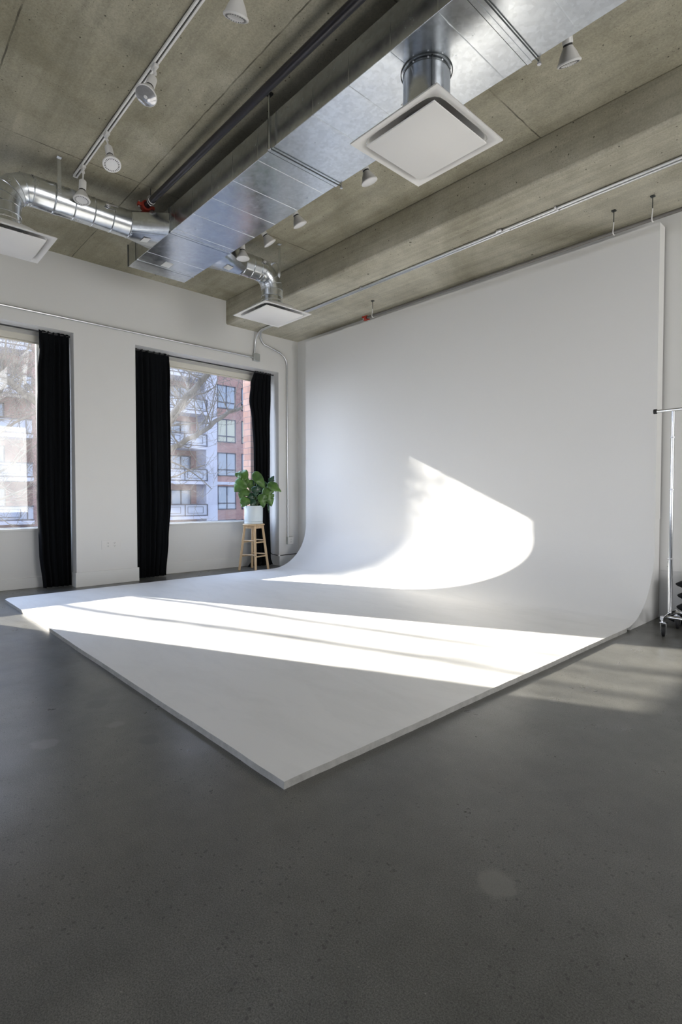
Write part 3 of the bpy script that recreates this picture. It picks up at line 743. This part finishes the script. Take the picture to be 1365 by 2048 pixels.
# ---------------------------------------------------------------- track lights
def track(y, x0, x1, label):
    t = thing('light_track', label, 'light track', (x0, y, ZC - 0.02), 'white light tracks')
    b = MB(); b.box(x0, x1, y - 0.018, y - 0.006, ZC - 0.022, ZC - 0.001); b.box(x0, x1, y + 0.006, y + 0.018, ZC - 0.022, ZC - 0.001); b.box(x0, x1, y - 0.018, y + 0.018, ZC - 0.006, ZC - 0.001)
    b.build('rail', M['white_metal'], t)
    MB().box(x0, x1, y - 0.0045, y + 0.0045, ZC - 0.010, ZC - 0.0065).build('dark_groove', M['slot'], t)
    MB().box(x0 - 0.012, x0, y - 0.019, y + 0.019, ZC - 0.024, ZC - 0.001).build('end_cap', M['white_metal'], t)
track(1.543, -5.16, 3.0, 'white light track on the left ceiling with four spot lamps')
track(3.07, -5.35, 3.0, 'white light track mostly hidden above the rectangular duct')

def spot(x, y, face, label, kind='led', L=0.185):
    """hangs from the track at (x, y); face = target centre of the lens"""
    ztop = ZC - 0.022
    t = thing('track_spotlight', label, 'spotlight', (x, y, ztop), 'white track spotlights')
    MB().box(x - 0.030, x + 0.030, y - 0.016, y + 0.016, ztop - 0.022, ztop - 0.001).build('track_adapter', M['lamp_white'], t, bevel=0.004)
    J = Vector((x, y, ztop - 0.052))
    MB().tube([(x, y, ztop - 0.018), tuple(J)], 0.0085, 12).build('stem', M['lamp_white'], t)
    Fc = Vector(face); d = (Fc - J).normalized(); S = Fc - d * L
    k = MB(); k.lathe([(0, -0.012), (0.012, -0.010), (0.012, 0.010), (0, 0.012)], J, d.orthogonal(), 12)
    k.tube([tuple(J), tuple(S + d * 0.008)], 0.007, 8)
    k.build('knuckle', M['lamp_white'], t)
    MB().lathe([(0, 0), (0.024, 0), (0.029, 0.006), (0.030, 0.085), (0.028, 0.088), (0, 0.088)], S, d, 28).build('socket', M['lamp_white'], t)
    MB().lathe([(0.0255, 0.0), (0.0262, 0.004), (0.0262, 0.012), (0.0255, 0.014)], S + d * 0.087, d, 24).build('dark_ring', M['slot'], t)
    h0 = 0.098; R_ = 0.068
    bulb = MB().lathe([(0.026, h0), (0.033, h0 + 0.012), (0.047, h0 + 0.036), (0.060, L - 0.020), (R_, L - 0.010), (R_, L - 0.003), (R_ - 0.004, L)], S, d, 36).build('bulb', M['lamp_white'], t)
    if kind == 'plain':
        MB().lathe([(R_ - 0.004, L), (0.050, L + 0.003), (0.03, L + 0.006), (0.0, L + 0.007)], S, d, 36).build('lens', M['bulb_face'], bulb)
    elif kind == 'led':
        MB().lathe([(R_ - 0.004, L), (0.044, L), (0.040, L - 0.002), (0.0, L + 0.001)], S, d, 36).build('lens', M['bulb_face'], bulb)
        u = d.orthogonal().normalized(); w = d.cross(u); q = MB()
        for i in range(24):
            a = 2 * PI * i / 24; rd = u * math.cos(a) + w * math.sin(a); tg = d.cross(rd)
            q.obox(S + d * (L + 0.0004) + rd * 0.0505, rd, tg, d, 0.0055, 0.0024, 0.0005)
        q.build('vent_slots', M['slot'], bulb)
    else:
        MB().lathe([(R_ - 0.004, L), (0.050, L + 0.004), (0.03, L + 0.008), (0.0, L + 0.010)], S, d, 36).build('lens', M['clear_lens'], bulb)
        MB().lathe([(0.0, L + 0.0115), (0.008, L + 0.0110), (0.012, L + 0.0100)], S, d, 16).build('lens_nub', M['bulb_face'], bulb)
SPOTS = [
    (-2.423, 1.543, (-2.538, 1.574, 3.659), 'white track spotlight at the top edge of the picture', 'led'),
    (-3.487, 1.543, (-3.433, 1.458, 3.678), 'white track spotlight with clear glass lens aimed at the viewer, on the left track', 'clear'),
    (-4.378, 1.543, (-4.272, 1.541, 3.653), 'white track spotlight with slotted lens ring, second from the far end of the left track', 'led'),
    (-4.95, 1.543, (-4.917, 1.517, 3.634), 'white track spotlight at the far end of the left track, above the round duct', 'led'),
    (-1.437, 3.07, (-1.465, 3.192, 3.662), 'white track spotlight right of the large diffuser, against the concrete', 'led'),
    (-3.118, 3.07, (-3.082, 3.159, 3.649), 'white track spotlight peeking out directly left below the large diffuser', 'plain'),
    (-4.055, 3.07, (-4.021, 3.186, 3.66), 'white track spotlight right of the duct, second past the large diffuser', 'plain'),
    (-4.594, 3.07, (-4.55, 3.215, 3.679), 'white tilted track spotlight just right of the duct near its far end', 'plain'),
    (-4.87, 3.07, (-4.862, 3.088, 3.588), 'white track spotlight in front of the short round duct', 'plain'),
]
for (x, y, f, lab, kind) in SPOTS: spot(x, y, f, lab, kind)

# ---------------------------------------------------------------- stool and plant
vx, vy = -6.79, 4.475
az = math.atan2(vy, vx) + math.radians(7)
t = thing('wooden_stool', 'light pine wood bar stool with round seat carrying the potted plant', 'stool', (vx, vy, 0))
SH = 0.70
b = MB(); b.lathe([(0, SH - 0.028), (0.150, SH - 0.028), (0.163, SH - 0.022), (0.166, SH - 0.012), (0.160, SH - 0.002), (0.150, SH), (0, SH)], (vx, vy, 0), (0, 0, 1), 48)
b.build('seat', M['pine'], t)
def legpos(k, z):
    a = az + k * PI / 2; r0, r1 = 0.218, 0.132; r = r0 + (r1 - r0) * z / (SH - 0.028)
    return Vector((vx + r * math.cos(a), vy + r * math.sin(a), z)), Vector((math.cos(a), math.sin(a), 0))
for k in range(4):
    p0, dr = legpos(k, 0.002); p1, _ = legpos(k, SH - 0.029); ax = (p1 - p0).normalized(); tg = Vector((0, 0, 1)).cross(dr)
    MB().obox((p0 + p1) / 2, tg, dr, ax, 0.017, 0.017, (p1 - p0).length / 2 - 0.001).build('leg', M['pine'], t, bevel=0.004)
for k in range(4):
    for z in ((0.215, 0.425) if k % 2 == 0 else (0.24, 0.45)):
        a, _ = legpos(k, z); c, _ = legpos((k + 1) % 4, z); d_ = (c - a).normalized()
        MB().tube([a + d_ * 0.012, c - d_ * 0.012], 0.0105, 12).build('rung', M['pine'], t)
    a, _ = legpos(k, SH - 0.05); c, _ = legpos((k + 1) % 4, SH - 0.05); d_ = (c - a).normalized()
    MB().obox((a + c) / 2, d_, Vector((0, 0, 1)), d_.cross(Vector((0, 0, 1))), (c - a).length / 2 - 0.008, 0.020, 0.009).build('apron', M['pine'], t, bevel=0.002)
for k in range(4):
    for z in (0.228,):
        p, dr = legpos(k, z)
        MB().lathe([(0, 0.0015), (0.005, 0.0012), (0.005, 0)], p + dr * 0.017, dr, 8).build('screw', M['slot'], t)

PZ = SH + 0.001
px_, py_ = vx, vy
t = thing('potted_monstera', 'green monstera plant in a pale blue-white cylindrical pot on the stool', 'potted plant', (px_, py_, PZ))
MB().lathe([(0, 0), (0.134, 0), (0.138, 0.004), (0.138, 0.030), (0.132, 0.034), (0, 0.034)], (px_, py_, PZ), (0, 0, 1), 56).build('saucer', M['pot'], t)
MB().lathe([(0, 0.036), (0.134, 0.036), (0.137, 0.042), (0.139, 0.262), (0.137, 0.266), (0.131, 0.266), (0.130, 0.235)], (px_, py_, PZ), (0, 0, 1), 56).build('pot', M['pot'], t)
MB().lathe([(0.130, 0.236), (0.07, 0.244), (0, 0.246)], (px_, py_, PZ), (0, 0, 1), 32).build('soil', M['soil'], t)
# leaves: in the plane seen from the room.  a = right along the view plane, h = height above pot rim, dd = towards viewer
VR = Vector((-py_, px_, 0)).normalized() * -1      # right as seen from the room
VR = Vector((abs(VR.x) , abs(VR.y), 0)).normalized()
VD = Vector((-px_, -py_, 0)).normalized()         # towards the viewer
RIM = PZ + 0.266
def PP(a, h, dd): return Vector((px_, py_, RIM)) + VR * a + VD * dd + Vector((0, 0, h))
def leaf(base, tip, width, lean, mat='leaf', notch=True, seed=0, cup=0.25, droop=0.15):
    B = PP(*base); Tp = PP(*tip); ax = (Tp - B); L = ax.length; ax.normalize()
    nrm = (VD * math.cos(lean) + Vector((0, 0, 1)) * math.sin(lean)); nrm = (nrm - ax * nrm.dot(ax)).normalized(); sd_ = ax.cross(nrm)
    rnd = random.Random(seed); notches = [(0.38 + rnd.uniform(-.05, .05), rnd.choice((0.0, 0.45))), (0.56, rnd.choice((0.55, 0.3))), (0.75, rnd.choice((0.0, 0.4))), (0.9, 0.0)]
    jit = [rnd.uniform(-0.03, 0.03) for _ in range(8)]
    nu, nv = 44, 12
    def fn(u, v):
        s = (v - 0.5) * 2; side = 1 if s > 0 else 0
        tt = u
        w = width / 2 * (math.sin(PI * min(1, tt ** 0.62)) ** 0.75) * (1.12 - 0.22 * tt)
        if notch:
            for i, (c, dpt) in enumerate(notches):
                cc = c + jit[i + 4 * side]; w *= 1 - dpt * math.exp(-((tt - cc) / 0.016) ** 2)
        back = -0.12 * L * abs(s) ** 1.5 * (1 - tt) ** 3        # heart lobes behind the petiole
        sweep = 0.10 * L * abs(s) * (1 - tt)
        z = -cup * width * 0.5 * s * s * 0.9 - droop * L * tt * tt + 0.010 * math.sin(9 * tt + seed) * s + abs(s) * 0.03 * math.sin(14 * tt + seed * 2)*width
        p = B + ax * (tt * L + back + sweep * 0.3) + sd_ * (s * w) + nrm * z
        return tuple(p)
    MB().grid(fn, nu, nv).build('leaf', M[mat], t, solid=0.0012, recalc=False)
    # petiole
    root = Vector((px_, py_, RIM - 0.03)) + VR * base[0] * 0.15 + VD * base[2] * 0.3
    mid = (root + B) / 2 + Vector((0, 0, 0.05)) + VR * (base[0] * 0.08)
    pts = [tuple((1 - k) ** 2 * root + 2 * k * (1 - k) * mid + k * k * B) for k in [i / 10 for i in range(11)]]
    MB().tube(pts, [0.0055 - 0.0025 * i / 10 for i in range(11)], 8).build('petiole', M['stem'], t)
LEAVES = [
    ((-0.085, 0.47, 0.03), (-0.265, 0.50, 0.05), 0.20, 0.7, 'leaf', True),
    ((-0.14, 0.38, 0.06), (-0.285, 0.22, 0.08), 0.20, 0.35, 'leaf', True),
    ((-0.12, 0.26, 0.05), (-0.20, 0.10, 0.08), 0.17, 0.3, 'leaf', True),
    ((-0.10, 0.12, 0.08), (-0.18, -0.01, 0.11), 0.15, 0.3, 'leaf', True),
    ((0.02, 0.49, 0.02), (0.18, 0.27, 0.06), 0.15, 0.45, 'leaf', False),
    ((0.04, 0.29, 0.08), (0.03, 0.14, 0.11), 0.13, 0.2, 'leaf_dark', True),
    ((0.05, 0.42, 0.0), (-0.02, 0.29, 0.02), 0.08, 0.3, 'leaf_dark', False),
    ((0.23, 0.34, 0.04), (0.42, 0.235, 0.07), 0.15, 0.6, 'leaf', False),
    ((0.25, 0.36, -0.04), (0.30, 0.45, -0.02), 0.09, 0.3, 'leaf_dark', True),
    ((0.20, 0.27, 0.0), (0.27, 0.00, 0.05), 0.17, 0.35, 'leaf', True),
    ((0.12, 0.17, 0.07), (0.15, -0.02, 0.11), 0.14, 0.3, 'leaf', True),
    ((-0.03, 0.19, 0.03), (-0.05, 0.03, 0.07), 0.13, 0.2, 'leaf_dark', True),
    ((-0.06, 0.38, 0.0), (-0.01, 0.22, 0.03), 0.12, 0.3, 'leaf', False),
    ((-0.09, 0.41, 0.03), (-0.17, 0.30, 0.06), 0.11, 0.5, 'leaf', False),
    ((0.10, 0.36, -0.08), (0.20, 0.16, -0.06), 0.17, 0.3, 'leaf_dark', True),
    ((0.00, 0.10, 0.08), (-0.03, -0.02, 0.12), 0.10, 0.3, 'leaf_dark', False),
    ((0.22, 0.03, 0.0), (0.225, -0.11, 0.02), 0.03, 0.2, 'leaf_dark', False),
]
for i, (a, c, w, ln, m_, nt) in enumerate(LEAVES): leaf(a, c, w, ln, m_, nt, i)

# ---------------------------------------------------------------- clothing rack and sandbags
t = thing('clothing_rack', 'chrome rolling clothing rack with black caster at the right picture edge', 'clothing rack', (-0.9, 4.95, 0))
rx, ry = -1.365, 4.90
MB().tube([(rx, ry, 0.155), (rx, ry, 0.60)], 0.0165, 20).build('lower_post', M['chrome'], t)
MB().tube([(rx, ry, 0.60), (rx, ry, 1.16)], 0.0150, 20).build('middle_post', M['chrome'], t)
MB().tube([(rx, ry, 1.16), (rx, ry, 1.79)], 0.0130, 20).build('upper_post', M['chrome'], t)
for z in (0.60, 1.16, 1.58): MB().lathe([(0.0165, -0.006), (0.0185, -0.004), (0.0185, 0.004), (0.0165, 0.006)], (rx, ry, z), (0, 0, 1), 20).build('ring', M['bolt'], t)
MB().tube([(-1.485, ry, 1.802), (0.2, ry, 1.802)], 0.0125, 18).build('hanging_rail', M['chrome'], t)
MB().lathe([(0, -0.012), (0.020, -0.010), (0.020, 0.012), (0, 0.014)], (-1.495, ry, 1.802), (1, 0, 0), 18).build('end_plug', M['rubber'], t)
MB().tube([(rx, 4.70, 0.140), (rx, 4.78, 0.142), (rx, 4.86, 0.152), (rx, ry, 0.155), (rx, 5.00, 0.150), (rx, 5.09, 0.142)], 0.0125, 16).build('foot_tube', M['chrome'], t)
MB().tube([(rx, 4.80, 0.140), (0.1, 4.80, 0.140)], 0.0125, 16).build('base_rail', M['chrome'], t)
MB().tube([(rx, 5.03, 0.145), (0.1, 5.03, 0.145)], 0.0125, 16).build('base_rail', M['chrome'], t)
for y in (4.715, 5.08):
    c = MB(); c.lathe([(0, -0.013), (0.038, -0.013), (0.046, -0.008), (0.046, 0.008), (0.038, 0.013), (0, 0.013)], (rx + 0.01, y, 0.0465), (1, 0.25, 0), 28)
    w_ = c.build('caster_wheel', M['rubber'], t)
    h = MB()
    for s in (-1, 1): h.obox((rx + 0.01 + s * 0.018, y + s * 0.004, 0.075), (1, 0.25, 0), (-0.25, 1, 0), (0, 0, 1), 0.0018, 0.018, 0.036)
    h.box(rx - 0.012, rx + 0.032, y - 0.020, y + 0.020, 0.108, 0.114)
    h.build('caster_fork', M['chrome'], w_)
    MB().lathe([(0, 0.0), (0.008, 0.0), (0.008, 0.03), (0.014, 0.032), (0.014, 0.044), (0.006, 0.050), (0, 0.05)], (rx, y, 0.112), (0, 0, 1), 16).build('caster_stem', M['bolt'], t)

def sandbag(x, y, z, sx, sy, sz, rz, label):
    def sg(v, e): return math.copysign(abs(v) ** e, v)
    vs = []; nu, nv = 20, 28
    rnd = random.Random(int(z * 1000) + int(x * 77)); q = [rnd.uniform(0, 6.28) for _ in range(4)]
    def fn(u, v):
        a = -PI / 2 + PI * u; b_ = 2 * PI * v
        X = sg(math.cos(a), 0.55) * sg(math.cos(b_), 0.45); Y = sg(math.cos(a), 0.55) * sg(math.sin(b_), 0.45); Z = sg(math.sin(a), 0.9)
        pinch = 1 - 0.55 * (max(abs(X), abs(Y)) ** 4)
        Z = Z * pinch * (1 + 0.10 * math.sin(3 * X + q[0]) + 0.08 * math.sin(5 * Y + q[1]))
        p = Matrix.Rotation(rz, 3, 'Z') @ Vector((X * sx, Y * sy, Z * sz))
        return (x + p.x, y + p.y, z + sz + p.z)
    o = MB().grid(fn, nu, nv).build('sandbag', M['sandbag'], origin=(x, y, z))
    tag(o, label, 'sandbag', 'black sandbags stacked behind the clothing rack')
for i, (bx, by, bz, hz, lab) in enumerate([
        (-1.19, 5.295, 0.001, 0.050, 'lowest black sandbag of the stack, its corner poking out left of the rack post'),
        (-1.16, 5.30, 0.108, 0.048, 'second-lowest black sandbag of the stack behind the chrome rack'),
        (-1.15, 5.30, 0.210, 0.046, 'middle black sandbag of the stack behind the chrome rack'),
        (-1.16, 5.30, 0.308, 0.044, 'black sandbag just below the topmost one behind the chrome rack'),
        (-1.12, 5.30, 0.402, 0.042, 'topmost black sandbag of the stack behind the chrome rack')]):
    sandbag(bx, by, bz, [0.29, 0.25, 0.255, 0.26, 0.24][i], 0.135, hz, 0.0, lab)

# ---------------------------------------------------------------- outside: street, facade, trees
GZ = -4.5
tag(MB().box(-60, -7.6, -40, 60, GZ - 0.2, GZ).build('street', M['asphalt']), 'grey street outside below the windows', 'street')
FX = -40.5
bd = thing('apartment_building', 'apartment building across the street with balconies, red brick and pale concrete', 'building', (FX, 10, GZ))
fl = 2.866; z_sl = 2.27                                      # a slab centre height; pitch
slabs = [z_sl + fl * k for k in range(-2, 7)]
TOP = slabs[-1] + 1.6
Y0, Y1 = -11.45, 40.0
MB().box(FX - 12, FX - 1.6, Y0, Y1, GZ, TOP).build('core_wall', M['brick_far'], bd)
brick_zones = [(-11.45, -8.0), (9.15, 13.0), (23.0, 33.0)]
strips = [(-8.0, -7.2), (13.0, 14.0), (21.96, 23.0), (33.0, 34.0)]
balc = [(-7.2, 9.15), (14.0, 21.96), (34.0, 40.0)]
for (a, c) in brick_zones: MB().box(FX - 1.59, FX, a, c, GZ, TOP).build('brick_bay', M['brick_far'], bd)
for (a, c) in strips: MB().box(FX - 1.59, FX + 0.15, a, c, GZ, TOP).build('pale_strip', M['stucco'], bd)
MB().box(FX, FX + 0.12, 23.0, 33.0, slabs[2] - 0.13, slabs[2] + 0.13).build('string_course', M['stucco'], bd)
def far_window(x, a, c, z0, z1, blind_=False, par=bd):
    f = MB(); w = 0.09
    f.box(x, x + 0.06, a, c, z0, z0 + w); f.box(x, x + 0.06, a, c, z1 - w, z1); f.box(x, x + 0.06, a, a + w, z0, z1); f.box(x, x + 0.06, c - w, c, z0, z1)
    m_ = (a + c) / 2; f.box(x, x + 0.06, m_ - 0.05, m_ + 0.05, z0, z1); zt = z0 + (z1 - z0) * 0.27; f.box(x, x + 0.06, a, c, zt - 0.05, zt + 0.05)
    fr = f.build('window_frame', M['dark_frame'], par)
    MB().box(x + 0.004, x + 0.03, a + 0.02, c - 0.02, z0 + 0.02, z1 - 0.02).build('pane', M['far_blind'] if blind_ else M['far_glass'], fr)
for k, zz in enumerate(slabs[:-1]):
    for a in (23.06, 25.45, 29.0):
        far_window(FX, a, a + 1.80, zz + 0.62, zz + 2.62, k == 3)
    far_window(FX, 9.9, 11.7, zz + 0.62, zz + 2.62)
    for (a, c) in balc:
        MB().box(FX - 1.59, FX + 0.30, a, c, zz - 0.12, zz + 0.12).build('balcony_slab', M['stucco'], bd)
        y = a + 0.5
        while y < c - 2.2:
            if y > 4.0: far_window(FX - 1.55, y, y + 1.8, zz + 0.15, zz + 2.3)
            y += 2.55
        s = MB(); s.box(FX + 0.20, FX + 0.23, a + 0.05, c - 0.05, zz + 0.22, zz + 1.05)
        s.build('balcony_screen', M['screen'], bd)
        r = MB(); 
        r.box(FX + 0.19, FX + 0.27, a, c, zz + 1.05, zz + 1.12); r.box(FX + 0.22, FX + 0.27, a, c, zz + 0.16, zz + 0.22)
        y = a
        while y < c + 0.01:
            if y > 3.0 or y < a + 0.1: r.box(FX + 0.22, FX + 0.28, y, y + 0.06, zz + 0.12, zz + 1.1); 
            if y > 3.0 and y + 1.9 < c:
                for (p0, p1, q0, q1) in ((0.25, 1.65, 0.36, 0.39), (0.25, 1.65, 0.88, 0.91)): r.box(FX + 0.235, FX + 0.255, y + p0, y + p1, zz + q0, zz + q1)
                for p0 in (0.25, 1.62): r.box(FX + 0.235, FX + 0.255, y + p0, y + p0 + 0.03, zz + 0.36, zz + 0.91)
            y += 1.99
        r.build('balcony_railing', M['dark_frame'], bd)

# bare trees
def tree(root, name_label, mains, seed, depth=4, dens=1.1):
    rnd = random.Random(seed)
    t = thing('bare_tree', name_label, 'tree', root, 'bare street trees')
    tk, br, tw = MB(), MB(), MB()
    def twig(p, d, L, r, lev):
        n = 5; pts = [p.copy()]; dd = d.copy()
        for i in range(n):
            dd = (dd + Vector((rnd.uniform(-1, 1), rnd.uniform(-1, 1), rnd.uniform(-0.7, 1))) * 0.26).normalized(); pts.append(pts[-1] + dd * (L / n))
        rs = [r * (1 - 0.6 * i / n) for i in range(n + 1)]
        (br if r > 0.016 else tw).tube(pts, rs, 7 if r > 0.016 else 4, cap=False)
        if lev <= 0: return
        for k in range(rnd.choice((3, 4)) if lev > 1 else 3):
            i = rnd.randint(1, n); q = pts[i]
            v = Vector((rnd.uniform(-1, 1), rnd.uniform(-1, 1), rnd.uniform(-0.6, 1))).normalized()
            nd = (dd * 0.9 + v * 0.9).normalized()
            twig(q, nd, L * rnd.uniform(0.45, 0.72), max(rs[i] * 0.55, 0.0045), lev - 1)
    for (pts, rs, isb) in mains:
        pts = [Vector(p) for p in pts]
        # smooth
        fine = []; fr = []
        for i in range(len(pts) - 1):
            for k in range(5):
                q = k / 5; fine.append(pts[i].lerp(pts[i + 1], q) + Vector((rnd.uniform(-1, 1), rnd.uniform(-1, 1), rnd.uniform(-1, 1))) * 0.03 * (1 if isb else 0.5)); fr.append(rs[i] + (rs[i + 1] - rs[i]) * q)
        fine.append(pts[-1]); fr.append(rs[-1])
        (br if isb else tk).tube(fine, fr, 12)
        if isb:
            for k in range(int(len(fine) * dens)):
                i = rnd.randint(2, len(fine) - 1); d0 = (fine[i] - fine[i - 1]).normalized()
                v = Vector((rnd.uniform(-1, 1), rnd.uniform(-1, 1), rnd.uniform(-0.5, 1.0))).normalized()
                twig(fine[i], (d0 * 0.5 + v).normalized(), rnd.uniform(0.9, 2.1), max(0.010, fr[i] * 0.32), depth - 1)
            twig(fine[-1], (fine[-1] - fine[-2]).normalized(), 1.6, fr[-1], depth - 1)
    tk.build('trunk', M['bark'], t, recalc=False); br.build('branches', M['bark'], t, recalc=False); tw.build('twigs', M['bark'], t, recalc=False)
TX = -14.0
tree((TX, 4.9, GZ), 'bare tree outside whose thick branches cross the plant window', [
    ([(TX, 4.9, GZ), (TX, 4.85, -2), (TX, 4.9, 0.3), (TX, 5.0, 1.4)], [0.30, 0.24, 0.20, 0.18], False),
    ([(TX, 5.0, 1.2), (TX, 5.8, 2.2), (TX, 6.57, 3.25), (TX, 7.1, 3.95), (TX + 0.2, 7.7, 4.75), (TX + 0.3, 8.3, 5.9), (TX, 8.6, 7.2)], [0.15, 0.125, 0.105, 0.095, 0.08, 0.06, 0.03], True),
    ([(TX, 5.0, 0.9), (TX, 5.7, 1.75), (TX, 6.6, 2.46), (TX, 7.6, 3.05), (TX, 8.4, 3.65), (TX, 9.1, 3.88), (TX, 10.2, 4.4)], [0.12, 0.095, 0.075, 0.065, 0.055, 0.04, 0.02], True),
    ([(TX, 4.9, 1.2), (TX + 0.3, 4.4, 2.4), (TX + 0.2, 3.6, 3.0), (TX - 0.1, 2.5, 3.9), (TX, 1.6, 5.0), (TX, 0.6, 6.4)], [0.14, 0.11, 0.09, 0.07, 0.05, 0.025], True),
    ([(TX, 4.9, 1.5), (TX - 0.3, 4.7, 3.2), (TX - 0.2, 4.2, 4.8), (TX, 3.6, 6.4), (TX, 3.2, 8.0)], [0.14, 0.11, 0.08, 0.05, 0.025], True),
], 11)
TX2 = -14.5
tree((TX2, -0.4, GZ), 'bare tree outside seen through the left window, full of fine pale twigs', [
    ([(TX2, -0.4, GZ), (TX2, -0.4, -1.5), (TX2, -0.3, 0.6)], [0.22, 0.17, 0.13], False),
    ([(TX2, -0.3, 0.4), (TX2, 0.7, 1.4), (TX2, 1.7, 2.2), (TX2, 2.5, 3.3), (TX2, 3.2, 4.6)], [0.11, 0.085, 0.065, 0.045, 0.02], True),
    ([(TX2, -0.3, 0.2), (TX2 + 0.2, 1.0, 0.9), (TX2, 2.0, 1.2), (TX2, 2.9, 1.9)], [0.09, 0.07, 0.04, 0.02], True),
    ([(TX2, -0.3, 0.5), (TX2, -0.9, 1.9), (TX2 - 0.2, -1.6, 3.4), (TX2, -2.0, 4.8), (TX2, -2.6, 6.6)], [0.10, 0.075, 0.056, 0.046, 0.016], True),
    ([(TX2, -0.7, 1.4), (TX2, -1.8, 2.8), (TX2 - 0.2, -2.6, 4.2), (TX2, -2.8, 5.6), (TX2, -3.3, 7.0)], [0.06, 0.052, 0.048, 0.042, 0.016], True),
    ([(TX2, 0.9, 1.5), (TX2, 1.9, 2.0), (TX2 + 0.2, 2.9, 2.8), (TX2, 3.6, 3.3)], [0.06, 0.05, 0.03, 0.012], True),
    ([(TX2, 1.7, 2.2), (TX2 + 0.1, 2.2, 3.0), (TX2 - 0.1, 2.7, 4.0), (TX2, 2.8, 5.0)], [0.05, 0.04, 0.03, 0.012], True),
    ([(TX2, 1.5, 1.0), (TX2 + 0.1, 2.3, 0.9), (TX2 - 0.1, 3.3, 1.4)], [0.05, 0.035, 0.012], True),
], 23, 4, 0.75)
